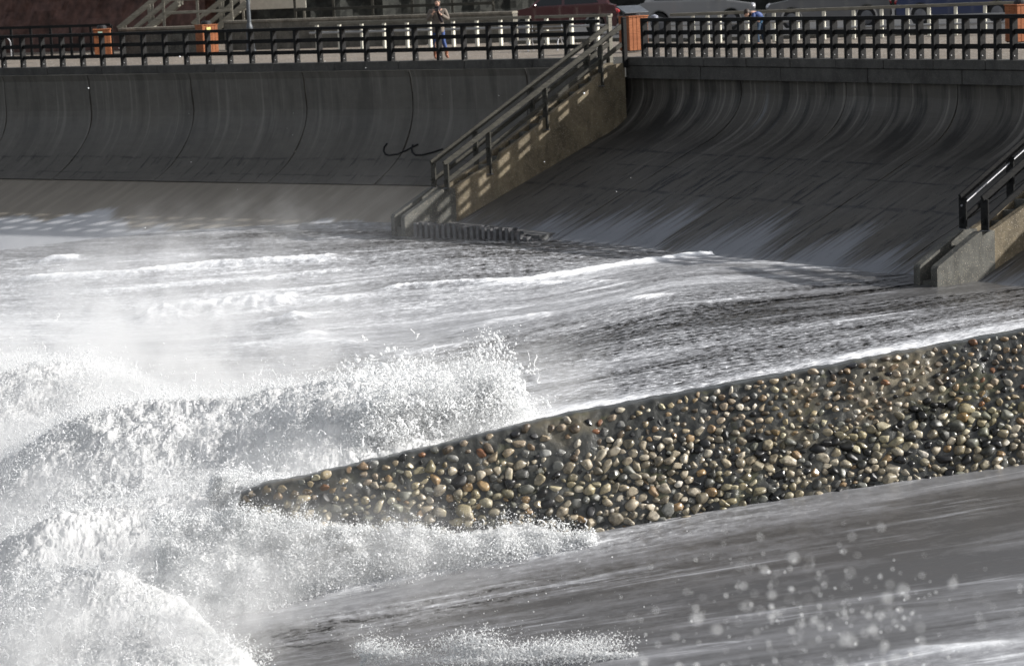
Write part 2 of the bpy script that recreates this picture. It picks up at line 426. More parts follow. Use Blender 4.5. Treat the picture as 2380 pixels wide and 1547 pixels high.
COVER = [(20,540,.42,.3),(200,556,.48,.3),(460,530,.6,.3),(300,600,.52,.35),(800,556,.50,.4),(780,535,.35,.5),(640,545,.3,.5),(900,545,.2,.6),(1000,552,.05,.8),(1100,572,.12,.8),(1200,575,.1,.8),(1290,590,.28,.7),
 (1430,560,.12,.5),(1500,575,.14,.6),(1340,610,.34,.8),(1450,595,.25,.7),(1700,600,.66,.3),(1900,603,.55,.3),(2000,640,.30,.4),(2100,645,.32,.4),(2250,660,.22,.3),(1750,625,.5,.4),
 (100,640,.60,.5),(500,640,.58,.6),(900,620,.50,.7),(1000,590,.5,.6),(1200,615,.40,.9),(1500,640,.56,.4),(1700,645,.52,.4),(1800,660,.40,.5),
 (100,700,.64,.6),(600,690,.60,.6),(800,650,.42,.5),(1000,705,.58,.6),(1300,680,.58,.4),(1500,680,.56,.4),(1700,690,.40,.7),(1900,680,.30,.4),(2100,690,.20,.3),(2300,670,.14,.2),
 (100,770,.72,.6),(600,780,.62,.5),(1000,770,.56,.3),(1200,740,.55,.3),(1400,742,.42,.7),(1500,765,.22,.9),(1800,742,.16,.6),(2000,722,.28,.5),(2300,718,.22,.4),
 (640,870,.50,.7),(900,850,.26,1),(1100,822,.30,1),(1300,790,.14,1),(1600,790,.28,1),(1900,780,.36,.9),(2200,735,.36,.7),(1900,725,.14,.4),
 (1300,850,.24,1),(1450,840,.48,.7),(1600,850,.32,1),(1900,830,.40,1),(2250,760,.46,.8),(1650,880,.26,1),
 (1300,930,.34,1),(1600,905,.36,1),(1750,890,.3,1),(1450,938,.80,.6),(1700,891,.80,.5),(2000,835,.78,.5),(2300,779,.74,.4),(1330,960,.8,.5),
 (1350,1280,.58,.5),(1600,1238,.54,.4),(1900,1185,.48,.25),(2300,1112,.44,.1),(1200,1330,.52,.3),(900,1378,.52,.2),(700,1415,.48,.2),(600,1445,.45,.2),
 (1300,1348,.15,.4),(1700,1262,.22,.2),(2200,1160,.18,.1),(900,1432,.13,.6),(600,1482,.18,.5),(2000,1210,.2,.1),
 (1000,1470,.32,.3),(1400,1400,.28,.15),(1400,1320,.36,.2),(1800,1330,.27,.1),(2300,1230,.22,.1),(2330,1290,.24,.1),(1500,1480,.26,.15),(2000,1430,.28,.1),(2300,1370,.22,.1),(1200,1520,.26,.2),(2250,1522,.62,.3),(2360,1512,.55,.3),(1900,1520,.26,.1)]
CREST = [   # picture points, half width (m), height (m), extra foam, raggedness
 ([(40,655),(150,650),(280,645),(480,622),(640,612),(800,603)], .45, .20, .42, .8),
 ([(85,609),(140,605),(195,602)], .35, .22, .6, .3),
 ([(20,612),(40,611)], .3, .14, .5, .3),
 ([(320,738),(450,728),(560,718),(700,710)], .6, .36, .4, 1.0),
 ([(640,748),(700,745),(735,738)], .35, .3, .35, 1.0),
 ([(700,712),(800,700),(880,690)], .3, .12, .3, .6),
 ([(868,682),(940,672),(1000,668),(1060,662),(1120,659),(1230,655),(1340,638),(1480,615),(1600,599),(1690,592)], .24, .13, .55, .8),
 ([(1430,706),(1500,697),(1575,687)], .22, .07, .45, .2),
 ([(1080,765),(1160,752),(1230,741),(1310,733)], .35, .10, .32, .8),
 ([(20,541),(200,534),(450,522),(700,510),(800,507),(915,504)], .22, .05, .32, .2),
 ([(1525,548),(1545,572),(1620,582),(1750,591),(1900,595),(2040,608),(2110,618)], .25, .08, .42, .3),
 ([(1262,972),(1400,944),(1600,907),(1800,870),(2100,814),(2360,766)], .45, .08, .12, 1.0),
 ([(2030,1535),(2150,1522),(2260,1514),(2400,1496)], .16, .10, .45, .4),
 ([(660,790),(700,785),(760,786)], .3, .16, .3, .6),
 ([(520,812),(700,800),(860,802)], .3, .10, .22, .8),
 ([(860,845),(960,832),(1060,812),(1100,803)], .3, .10, .4, .7),
 ([(200,690),(400,668),(600,655),(820,628)], .35, .1, .3, .7),
 ([(450,700),(700,680),(920,655)], .3, .08, .25, .7),
 ([(1090,668),(1300,662),(1460,660)], .25, .08, .2, .7),
 ([(700,1405),(900,1355),(1150,1310),(1330,1275)], .16, .08, .5, .6),
 ([(700,1452),(1000,1415),(1300,1365),(1560,1315)], .05, .015, .34, .8),
 ([(1900,1255),(2100,1222),(2360,1178)], .04, .01, .28, .5),
 ([(1980,695),(2060,688),(2120,682)], .08, .03, .4, .3),
 ([(1100,585),(1180,575)], .12, .03, .25, .3),
 ([(900,592),(960,588)], .12, .04, .6, .2)]
CRESTW = [(np.array([at(u, v)[:2] for u, v in pts]), w, h, f, r) for pts, w, h, f, r in CREST]
def seg_dist(x, y, P):
    best = np.full(x.shape, 1e9); par = np.zeros(x.shape); L = 0
    for a, b in zip(P[:-1], P[1:]):
        d = b - a; l2 = max(d @ d, 1e-9); k = np.clip(((x - a[0]) * d[0] + (y - a[1]) * d[1]) / l2, 0, 1)
        q = np.hypot(x - a[0] - k * d[0], y - a[1] - k * d[1]); m = q < best
        best = np.where(m, q, best); par = np.where(m, L + k * sqrt(l2), par); L += sqrt(l2)
    return best, par, L

def build_ground():
    # shingle beach: one sheet, wide and deep
    nr, nc = 260, 200
    yy = np.exp(np.linspace(log(8.0), log(130.0), nr)); kk = np.linspace(-.5, .5, nc)
    Y = np.repeat(yy[:, None], nc, 1); X = kk[None] * Y * 1.0
    Z = beach_z(X, Y) + .03 * fbm(X * .8, Y * .8, 4, 3)
    o = mesh_np('beach', np.stack([X, Y, Z], -1).reshape(-1, 3), grid_faces(nr, nc), M_beach)
    tag(o, kind='structure')

    nr, nc = 700, 560
    yy = np.exp(np.linspace(log(19.0), log(92.0), nr)); kk = np.linspace(-.30, .30, nc)
    Y = np.repeat(yy[:, None], nc, 1); X = kk[None] * Y
    X = X.ravel(); Y = Y.ravel(); Z = beach_z(X, Y)
    s, t = flow_coord(X, Y, Z)
    COVER2 = [(u, v, f - .10 * np.interp(u, [900, 1500], [0, 1]) - (.03 if v > 1100 else 0) - (.07 if u < 1000 and v < 900 else 0), g) for u, v, f, g in COVER]
    cw = np.array([at(u, v) for u, v, _, _ in COVER]); cs, ct = flow_coord(cw[:, 0], cw[:, 1], cw[:, 2])
    num = np.zeros(len(X)); den = np.zeros(len(X)); gn = np.zeros(len(X))
    for i, (_, _, f, g) in enumerate(COVER2):
        w = 1 / (((s - cs[i]) * .33) ** 2 + (t - ct[i]) ** 2 + .10) ** 1.6
        num += w * f; gn += w * g; den += w
    foam = num / den; grain = gn / den
    foam = foam + .16 * fbm(s * .10, t * .9, 4, 40)
    z = Z + .05 + .02 * fbm(s * .5, t * 2.5, 4, 9) * (t < 26)
    z += .06 * fbm(s * .12, t * .35, 3, 19)
    for i, (P, w, h, f, r) in enumerate(CRESTW):
        d, par, L = seg_dist(X, Y, P)
        n = fbm(X * 1.3, Y * 1.3, 3, 60 + i); n2 = billow(X * 2.6, Y * 2.6, 4, 90 + i)
        ww = w * (1 + r * .9 * n); e = sstep(0, .8, par) * sstep(L, L - .8, par) + .25
        d2 = np.abs(d + r * .35 * w * fbm(X * 3, Y * 3, 3, 130 + i))
        g = np.exp(-(d2 / np.maximum(ww, .02)) ** 2) * np.clip(e, 0, 1)
        z += .6 * h * g * (1 - .7 * r + .7 * r * (n2 + .6)); foam += f * g * (1 - .4 * r + .5 * r * (n2 + .3))
    V = np.stack([X, Y, z], -1)
    # the water stops at the wall toe
    keep = (t > -.6)
    Fq = grid_faces(nr, nc)
    V, Fq, s, t, foam, grain = drop(V, Fq, keep, s, t, foam, grain)
    o = mesh_np('water', V, Fq, M_water, uv=np.stack([s, t], -1), attrs={'foam': foam, 'grain': grain})
    tag(o, kind='structure')

def m_water():
    t = NT('swash_water'); uv = t.uv(); fo = t.attr('foam'); gr = t.attr('grain')
    A = t.noise(t.scale(uv, (.16, 1.0, 1)), 1, 5, .6)
    B = t.noise(t.scale(uv, (.5, 3.4, 1)), 1, 5, .65)
    C = t.noise(t.scale(uv, (2.4, 4.2, 1)), 1, 4, .75)
    D = t.noise(t.scale(uv, (5.5, 8.0, 1)), 1, 3, .7)
    E_ = t.noise(t.scale(uv, (1.1, 2.6, 1)), 1, 5, .7, 1.2)
    c = lambda x, k: t.math('MULTIPLY', t.math('SUBTRACT', x, .5), k)
    f = t.math('ADD', fo, c(A, .75))
    f = t.math('ADD', f, c(B, .55))
    f = t.math('ADD', f, t.math('MULTIPLY', c(C, 1.5), t.math('ADD', t.math('MULTIPLY', gr, .75), .03)))
    f = t.math('ADD', f, t.math('MULTIPLY', c(D, 2.6), t.math('ADD', t.math('MULTIPLY', gr, .8), .0)))
    ln = t.noise(t.scale(uv, (.10, 2.1, 1), loc=(3, 5, 0)), 1, 4, .6, .25)
    ln = t.rng(t.math('ABSOLUTE', t.math('SUBTRACT', ln, .5)), .0, .022, 1, 0)
    br = t.rng(t.noise(t.scale(uv, (.35, 1.2, 1), loc=(9, 1, 0)), 1, 3, .6), .42, .62)
    f = t.math('ADD', f, t.math('MULTIPLY', t.math('MULTIPLY', ln, br), .30))
    spk = t.rng(t.noise(t.scale(uv, (14, 9, 1), loc=(2, 2, 0)), 1, 2, .6), .60, .70)
    f = t.math('ADD', f, t.math('MULTIPLY', spk, t.math('MULTIPLY', gr, .45)))
    f = t.math('ADD', f, t.math('MULTIPLY', c(E_, .8), t.rng(fo, .35, .7, 0, .55)))
    fr_ = t.rng(gr, .45, .25, 0, 1)
    A2 = t.noise(t.scale(uv, (.05, 1.5, 1), loc=(1, 8, 0)), 1, 3, .55); A3 = t.noise(t.scale(uv, (.12, 5.0, 1), loc=(4, 2, 0)), 1, 3, .6)
    f = t.math('ADD', f, t.math('MULTIPLY', fr_, t.math('ADD', c(A2, .28), c(A3, .20))))
    soft = t.math('ADD', .215, t.math('MULTIPLY', t.math('SUBTRACT', f, .21), .72))
    mixf = t.n('ShaderNodeMix'); t.l(fr_, mixf.inputs[0]); t.l(f, mixf.inputs[2]); t.l(soft, mixf.inputs[3]); f = mixf.outputs[0]
    f = t.math('MAXIMUM', f, t.rng(gr, .30, .60, .12, -.3))
    col = t.ramp(f, [(.0, (.034, .032, .031)), (.16, (.085, .083, .083)), (.34, (.185, .186, .194)), (.52, (.34, .345, .36)), (.75, (.62, .63, .65)), (1.0, (.88, .89, .90))])
    rough = t.ramp(f, [(.1, .30), (.5, .42), (.8, .7)])
    h = t.math('ADD', t.math('MULTIPLY', C, .6), t.math('ADD', t.math('MULTIPLY', D, t.math('MULTIPLY', gr, .6)), t.math('MULTIPLY', B, .5)))
    t.set(color=col, rough=rough, spec=.35, normal=t.bump(h, t.math('ADD', t.math('MULTIPLY', gr, .45), .12), .05), alpha=t.rng(f, .02, .14))
    return t.m
M_water = m_water()
build_ground()

# ------------------------------------------------------------------ sea wall
def path_sweep(name, A, B, prof, mat, parent, n, panels=None, gap=.025, back=True, nl=40, uoff=0):
    """sweep a profile [(s out, z)] from A to B (plan points), n = outward normal; panels = joint positions in metres"""
    A = np.array(A, float); B = np.array(B, float); L = np.linalg.norm(B - A); d = (B - A) / L
    pr = [prof[0]]
    for p, q in zip(prof[:-1], prof[1:]):
        k = max(1, int(np.hypot(q[0] - p[0], q[1] - p[1]) / .12))
        pr += [(p[0] + (q[0] - p[0]) * i / k, p[1] + (q[1] - p[1]) * i / k) for i in range(1, k + 1)]
    pr = np.array(pr); arc = np.concatenate([[0], np.cumsum(np.hypot(*np.diff(pr, axis=0).T))])
    cuts = [0] + sorted(panels or []) + [L]
    Vs = []; Fs = []; UVs = []; base = 0
    for j in range(len(cuts) - 1):
        a = cuts[j] + (gap / 2 if j else 0); b = cuts[j + 1] - (gap / 2 if j < len(cuts) - 2 else 0)
        m = max(2, int((b - a) / .5)); ls = np.linspace(a, b, m + 1)
        off = (random.random() - .5) * .02
        rows = []
        wig = .02 * np.sin(arc * 3 + j) * (1 if gap else 0)
        for i, l in enumerate(ls):
            w_ = wig if (i in (0, m)) else 0 * wig
            ll = l + (w_ if 0 < j else 0) * (i == 0)
            ll = ll + (w_ if j < len(cuts) - 2 else 0) * (i == m)
            so = pr[:, 0] + off
            rows.append(np.stack([A[0] + d[0] * ll + n[0] * so, A[1] + d[1] * ll + n[1] * so, pr[:, 1]], -1))
        P = np.stack(rows, 0)
        uvs = np.stack([np.repeat(ls[:, None] + uoff, len(pr), 1), np.repeat(arc[None], m + 1, 0)], -1)
        f = grid_faces(m + 1, len(pr)) + base
        Vs.append(P.reshape(-1, 3)); UVs.append(uvs.reshape(-1, 2)); Fs.append(f); base += P.shape[0] * P.shape[1]
        # returns into the joint
        for e, sg in ((0, -1), (m, 1)):
            row = P[e]; bk = row + np.array([-n[0], -n[1], -.25]) * .08
            q = np.stack([row, bk], 0)
            Vs.append(q.reshape(-1, 3)); UVs.append(np.stack([np.full(2 * len(pr), ls[e] + uoff), np.tile(arc, 2)], -1))
            Fs.append(grid_faces(2, len(pr)) + base); base += 2 * len(pr)
    return mesh_np(name, np.concatenate(Vs), np.concatenate(Fs), mat, parent, np.concatenate(UVs), smooth=False)

DL = np.array([.825, -.565]); NL = np.array([-.565, -.825])
DR = np.array([.58, -.8146]); NR = np.array([-.8146, -.58])
JN = np.array([4.0, 75.3])                 # where the two runs of wall meet, at the steps
LA = JN - DL * 36; RB = JN + DR * 30
def W3(p, z=0.0): return (float(p[0]), float(p[1]), z)

def curve(p0, p1, p2, n=8):
    return [((1 - t) ** 2 * p0[0] + 2 * t * (1 - t) * p1[0] + t * t * p2[0], (1 - t) ** 2 * p0[1] + 2 * t * (1 - t) * p1[1] + t * t * p2[1]) for t in np.linspace(0, 1, n)]
profL = [(-.02, -.28)] + [(-.10, -.5), (-.14, -1.3)] + curve((-.14, -1.5), (-.05, -2.75), (2.0, -3.62), 14)
slipL = [(1.96, -3.64), (5.4, -4.82), (7.5, -5.5)]
profR = [(-.26, -.60), (-.27, -.95)] + curve((-.27, -1.0), (-.2, -1.85), (1.25, -2.32), 14) + [(6.7, -4.47), (8.6, -5.2)]

wl = empty('sea_wall', W3(LA), 'pale grey curved sea wall left of the steps, with a sandy brown slope at its foot', 'sea wall', 'sea walls under the promenade')
def child(o, root):
    o.parent = root; o.matrix_parent_inverse = root.matrix_basis.inverted(); return o
child(path_sweep('wall_face', LA, JN - DL * 1.1, profL, M_wall_l, None, NL, [6.0, 10.2, 14.2, 18.75, 23.5, 27.7, 32.0], .05), wl)
child(path_sweep('apron', LA, JN - DL * .1, slipL, M_slip, None, NL, None, 0), wl)
def coping(A, B, N, root, z0=0.0, h=.27, w=.5, step=2.4):
    mb = MB(); A = np.array(A); B = np.array(B); L = np.linalg.norm(B - A); d = (B - A) / L; k = int(L / step)
    for i in range(k):
        a = A + d * (L * i / k + .006); b = A + d * (L * (i + 1) / k - .006); o = N * (.02 - w / 2 + random.uniform(-.012, .012))
        mb.beam(W3(a + o, z0 - h / 2 + random.uniform(-.006, .006)), W3(b + o, z0 - h / 2), w, h, (0, 0, 1), .012)
    child(mb.build('coping', M_coping), root)
coping(LA, JN - DL * 1.2, NL, wl)

wr = empty('sea_wall', W3(JN), 'dark streaked concave sea wall right of the steps, with a long wet apron', 'sea wall', 'sea walls under the promenade')
child(path_sweep('wall_face', JN - DR * 1.15, RB, profR, M_wall_r, None, NR, [5.35, 9.6, 13.7, 18.1, 22.5], .04), wr)
coping(JN - DR * .62, RB, NR, wr, 0, .24, .5, 1.75)
mb = MB(); k = 9
for i in range(k):
    a = JN + DR * (-.62 + 30.5 * i / k + .008); b = JN + DR * (-.62 + 30.5 * (i + 1) / k - .008); o = NR * (-.20 + random.uniform(-.012, .012))
    mb.beam(W3(a + o, -.435), W3(b + o, -.435), .36, .375, (0, 0, 1), .012)
child(mb.build('fascia', M_coping), wr)
# scribbled painted line low on the left wall
def on_left(u, v, s_guess=1.2):
    # intersect the ray with the left wall profile
    d = ray(u, v); best = None
    pr = np.array(profL)
    for p, q in zip(pr[:-1], pr[1:]):
        # plane spanned by DL and the profile step
        e = np.array([NL[0] * (q[0] - p[0]), NL[1] * (q[0] - p[0]), q[1] - p[1]]); dl = np.array([DL[0], DL[1], 0])
        nn = np.cross(dl, e); P0 = np.array([JN[0] + NL[0] * p[0], JN[1] + NL[1] * p[0], p[1]])
        tt = nn @ (P0 - np.array([0, 0, CZ])) / (nn @ d); P = d * tt + np.array([0, 0, CZ])
        k = (P - P0) @ e / (e @ e)
        if -.001 <= k <= 1.001: nn = nn / np.linalg.norm(nn); nn = nn if nn[1] < 0 else -nn; best = P + nn * .012
    return best
sq = [(900,334),(893,343),(892,352),(896,359),(905,362),(925,359),(945,350),(962,341),(972,336),(970,336),(960,337),(957,345),(958,354),(966,361),(982,361),(1005,355),(1030,347)]
pts = [p for p in (on_left(u, v) for u, v in sq) if p is not None]
mb = MB(); mb.tube(pts[:9], .028, 6); mb.tube(pts[10:], .028, 6)
child(mb.build('painted_scribble', simple('black_paint', (.006, .006, .007), .8)), wl)

# promenade deck
Pd = [W3(LA - DL * 10, -.006), W3(JN - DL * 1.0, -.006), W3(JN, -.006), W3(RB + DR * 8, -.006), (70, 40, -.006), (70, 190, -.006), (-90, 190, -.006), (-70, 115, -.006)]
me = bpy.data.meshes.new('promenade'); bm = bmesh.new()
off = [(-.5 * NL), (-.5 * NL), (-.5 * NR), (-.5 * NR)]
vs = [bm.verts.new((p[0] + (off[i][0] if i < 4 else 0), p[1] + (off[i][1] if i < 4 else 0), p[2])) for i, p in enumerate(Pd)]
bm.faces.new(vs); bm.normal_update()
if bm.faces[:][0].normal.z < 0: bmesh.ops.reverse_faces(bm, faces=bm.faces[:])
bm.to_mesh(me); bm.free()
tag(link('promenade', me, M_prom), kind='structure')

# ------------------------------------------------------------------ steps down to the beach
SD = np.array([-.833, -.553]); SW = np.array([.553, -.833])      # down the flight / across it, towards the camera
def staircase(T, label, group):
    root = empty('concrete_staircase', W3(T), label, 'staircase', group)
    X3 = (SD[0], SD[1], 0); Y3 = (SW[0], SW[1], 0); Z3 = (0, 0, 1)
    top = [(-.1, -.16), (.35, -.2), (1.0, -.52), (1.02, -.60), (2.9, -1.62), (2.95, -1.74), (4.35, -2.46), (4.42, -2.62), (6.1, -3.34)]
    for sg in (1, -1):
        mb = MB()
        poly = top + [(6.1, -5.1), (-.1, -5.1)]
        O = np.array(T) + SW * (.20 if sg > 0 else -.36)
        mb.prism(poly, W3(O), X3, Z3, Y3, .16)
        o = mb.build('side_wall', M_stair)
        bm = bmesh.new(); bm.from_mesh(o.data); bmesh.ops.triangulate(bm, faces=[f for f in bm.faces if len(f.verts) > 4])
        bm.to_mesh(o.data); bm.free(); child(o, root)
    mb = MB()
    for i in range(17):
        s0 = .1 + i * .36; z = -.18 - i * .205 - .12
        mb.prism([(s0, z), (s0 + .36, z), (s0 + .36, z - .205), (s0 + .36, z - .6), (s0, z - .6)], W3(np.array(T) - SW * .20), X3, Z3, Y3, .40)
    child(mb.build('steps', M_block), root)
    # foot block with two cheeks and a gap
    for sg in (1, -1):
        mb = MB(); O = np.array(T) + SW * (.17 if sg > 0 else -.37)
        mb.prism([(5.95, -3.3), (6.38, -3.3), (6.50, -3.35), (7.62, -3.93), (7.66, -3.98), (7.66, -5.3), (5.95, -5.3)], W3(O), X3, Z3, Y3, .20)
        o = mb.build('foot_cheek', M_block)
        child(o, root)
    mb = MB(); mb.prism([(5.95, -3.75), (7.1, -4.25), (7.6, -4.28), (7.6, -5.3), (5.95, -5.3)], W3(np.array(T) - SW * .17), X3, Z3, Y3, .34)
    child(mb.build('foot_step', M_block), root)
    return root
T1 = np.array([3.34, 75.84]); T2 = T1 + np.array([12.0, -16.4])
staircase(T1, 'concrete steps with pebbly tan side wall beside the row of steel sheet piles', 'flights of steps down to the beach')
staircase(T2, 'concrete steps cut off by the right edge, ending in a dark block on the wash', 'flights of steps down to the beach')

def handrail(T, side, label, full=True, mat=None):
    mat = mat or M_handrail
    O = np.array(T) + SW * side
    def P(s, z): return (O[0] + SD[0] * s, O[1] + SD[1] * s, z)
    root = empty('stair_handrail', P(6.3, -3.3), label, 'handrail', 'timber handrails of the beach steps')
    base = lambda s: -.10 - .558 * s
    for s in (.75, 2.75, 4.75, 6.2):
        b = base(s) - .28; h = base(s) + (.98 if s < 6 else 1.0)
        if s > 6: b = -3.31
        mb = MB()
        for dd in (-.045, .045):
            mb.beam((P(s, 0)[0] + SW[0] * dd, P(s, 0)[1] + SW[1] * dd, b), (P(s, 0)[0] + SW[0] * dd, P(s, 0)[1] + SW[1] * dd, h - .05), .13, .05, (SD[0], SD[1], 0), .006)
        o = mb.build('post', mat); child(o, root)
        mbb = MB(); q = P(s, b + .02); mbb.box((q[0], q[1], q[2]), (.2, .2, .02), bev=.004); 
        child(mbb.build('foot_plate', M_steel), o)
    for nm, dz in (('top_rail', .98), ('lower_rail', .46)):
        mb = MB(); s0, s1 = (6.28, -.05)
        mb.beam(P(s0, base(s0) + dz + (.02)), P(s1, base(s1) + dz), .07, .15 if nm == 'top_rail' else .13, (0, 0, 1), .012)
        child(mb.build(nm, mat), root)
    if full == 'tube':
        mb = MB(); mb.tube([P(6.25, base(6.25) + .80), P(0, base(0) + .80)], .022, 8)
        child(mb.build('grab_tube', M_galv), root)
    return root
handrail(T1, .34, 'timber handrail on the near side of the steps by the sheet piles')
handrail(T1, -.34, 'timber handrail on the far side of the steps by the sheet piles')
handrail(T2, .34, 'black handrail on the near cheek of the steps at the right edge', True, M_rail)
handrail(T2, -.34, 'black handrail with a bright metal tube, far cheek of the right edge steps', 'tube', M_rail)

# ------------------------------------------------------------------ steel sheet piles retaining the toe of the apron
def piling():
    a = at_z(976, 516, -4.12); b = at_z(1205, 530, -4.12); c = at_z(1262, 548, -4.30)
    root = empty('sheet_piling', tuple(a), 'row of upright corrugated steel sheet piles beside the foot of the steps', 'sheet piling')
    P = [a[:2], b[:2]]; d = (b - a)[:2]; L = np.linalg.norm(d); d = d / L; n = np.array([d[1], -d[0]]); n = n if n[1] < 0 else -n
    k = 21
    for i in range(k):
        p = a[:2] + d * (L * 1.22 * i / k); z = -4.12 + .03 * sin(i * 1.3) - (.02 * max(0, i - 15) ** 1.6)
        w = L * 1.22 / k; q = p + d * w * .5
        mb = MB(); th = .02
        A_ = p; B_ = p + n * .24; C_ = q + n * .24; D_ = q; E2 = p + d * w
        for (x, y) in ((A_, B_), (B_, C_), (C_, D_), (D_, E2)):
            m = (np.array(x) + np.array(y)) / 2; l = np.linalg.norm(np.array(y) - np.array(x)); e = (np.array(y) - np.array(x)) / l
            mb.box((m[0], m[1], z - .6), (l + th, th, 1.2), (e[0], e[1], 0), (-e[1], e[0], 0))
        child(mb.build('pile', M_steel), root)
    mb = MB(); p0 = a[:2] - n * .1; p1 = a[:2] + d * L * 1.2 - n * .1
    mb.beam(W3(p0 - n * 1.0, -4.33), W3(p1 - n * 1.0, -4.36), 2.2, .16)
    child(mb.build('capping', M_wall_plain), root)
M_wall_plain = m_concrete('wet_cap_concrete', (.10, .10, .10), .15)
piling()

# ------------------------------------------------------------------ timber railing on the promenade edge
def solve_line(A, d, u, z=0.0):
    lo, hi = -60.0, 60.0
    f = lambda k: proj(np.array([A[0] + d[0] * k, A[1] + d[1] * k, z]))[0] - u
    for _ in range(60):
        m = (lo + hi) / 2
        if f(m) > 0: hi = m
        else: lo = m
    return (lo + hi) / 2
def railing(A, d, N, ks, k0, k1, label, thick=()):
    root = empty('promenade_railing', W3(A + d * (ks[0])), label, 'railing', 'timber railings on the promenade edge')
    inn = -N * .16
    for i, k in enumerate(ks):
        w = .18 if i in thick else .10
        p = A + d * k + inn + d * random.uniform(-.012, .012)
        mb = MB(); h = 1.04 + random.uniform(-.01, .01)
        ln = (random.uniform(-.008, .008))
        mb.beam(W3(p, .0), (p[0] + d[0] * ln, p[1] + d[1] * ln, h), w, .20, (N[0], N[1], 0), .006)
        q = p
        o = child(mb.build('post', M_rail), root) or None
        o = root.children[-1]
        for z, s_ in ((.10, .04), (.27, -.02)):
            c = q + N * s_ + d * (w * .5 + .006); mb = MB(); mb.ball((c[0], c[1], z), .018, 8, 5)
            b_ = mb.build('bolt', M_bolt); child(b_, o)
    for nm, z, hh, ww in (('top_rail', 1.06, .10, .22), ('middle_rail', .70, .125, .07), ('bottom_rail', .33, .125, .07)):
        mb = MB(); n = max(1, int((k1 - k0) / 3.7))
        for i in range(n):
            a = A + d * (k0 + (k1 - k0) * i / n + .004) + inn; b = A + d * (k0 + (k1 - k0) * (i + 1) / n - .004) + inn
            mb.beam(W3(a, z + random.uniform(-.006, .006)), W3(b, z + random.uniform(-.006, .006)), ww, hh, (0, 0, 1), .008)
        child(mb.build(nm, M_rail), root)
    return root
kl = solve_line(JN, DL, 1312); ksL = [kl + .93 * i for i in range(-25, 2)]
railing(JN, DL, NL, ksL, ksL[0] - .3, ksL[-1] + .3, 'long dark timber railing above the pale left sea wall, up to the beach steps', (18,))
kr = solve_line(JN, DR, 1489); ksR = [kr + .535 * i for i in range(0, 34)]
railing(JN, DR, NR, ksR, kr - .05, ksR[-1] + .3, 'dark timber railing with closely set posts above the streaked right sea wall')
# the posts of the opening at the head of the steps
def gate_post(k, off, label, h=1.12, mat=None):
    p = np.array(T1) + SW * k - SD * off
    mb = MB(); mb.beam(W3(p, -.3), W3(p, h), .11, .13, (SD[0], SD[1], 0), .008); mb.prism([(-.075, 0), (.075, 0), (0, .05)], (p[0] - SD[0] * .06, p[1] - SD[1] * .06, h), (SW[0], SW[1], 0), (0, 0, 1), (SD[0], SD[1], 0), .12)
    o = mb.build('gate_post', mat or M_handrail); tag(o, label, 'post')
gate_post(.36, .12, 'black timber post heading the near handrail in front of the orange litter bin', 1.12, M_rail)
gate_post(-.36, .12, 'grey timber post with pointed top at the far handrail by the orange bin', 1.16, M_greywood)

# ------------------------------------------------------------------ white post and grey rail barriers beyond
def barrier(P0, P1, us, label, tall=(), beam=True):
    P0 = np.array(P0[:2]); P1 = np.array(P1[:2]); L = np.linalg.norm(P1 - P0); d = (P1 - P0) / L; n = np.array([d[1], -d[0]])
    root = empty('roadside_barrier', W3(P0), label, 'barrier', 'white post barriers along the road')
    for u in us:
        k = solve_line(P0, d, u); p = P0 + d * k
        mb = MB(); h = 1.0 if u in tall else .90
        mb.beam(W3(p, 0), W3(p, h), .10, .13, (n[0], n[1], 0), .012)
        child(mb.build('post', M_white), root)
    rails = [('tube_rail', .36), ('tube_rail', .62)]
    for nm, z in rails:
        mb = MB(); a = P0 + n * .09; b = P1 + n * .09; mb.tube([W3(a, z), W3(b, z)], .042, 10)
        child(mb.build(nm, M_tube), root)
    if beam:
        mb = MB(); mb.beam(W3(P0 + n * .02, .955), W3(P1 + n * .02, .955), .12, .10, (0, 0, 1), .01); child(mb.build('top_beam', M_greywood), root)
barrier(at_z(725, 117, 0), at_z(1236, 105.5, 0), [739, 791, 843, 895, 948, 1001, 1055, 1110, 1165, 1228], 'white posts with grey rails behind the person in the taupe coat', (1228,))
barrier(at_z(1248, 105, 0), at_z(1425, 102, 0), [1272, 1330, 1390], 'short grey barrier between the red car and the dark railing')
barrier(at_z(1560, 104, 0), at_z(2420, 76, 0), [1612, 1646, 1674, 1738, 1800, 1855, 1916, 1985, 2050, 2110, 2160, 2222, 2290, 2362], 'white posts with grey rails in front of the silver, grey and blue cars')

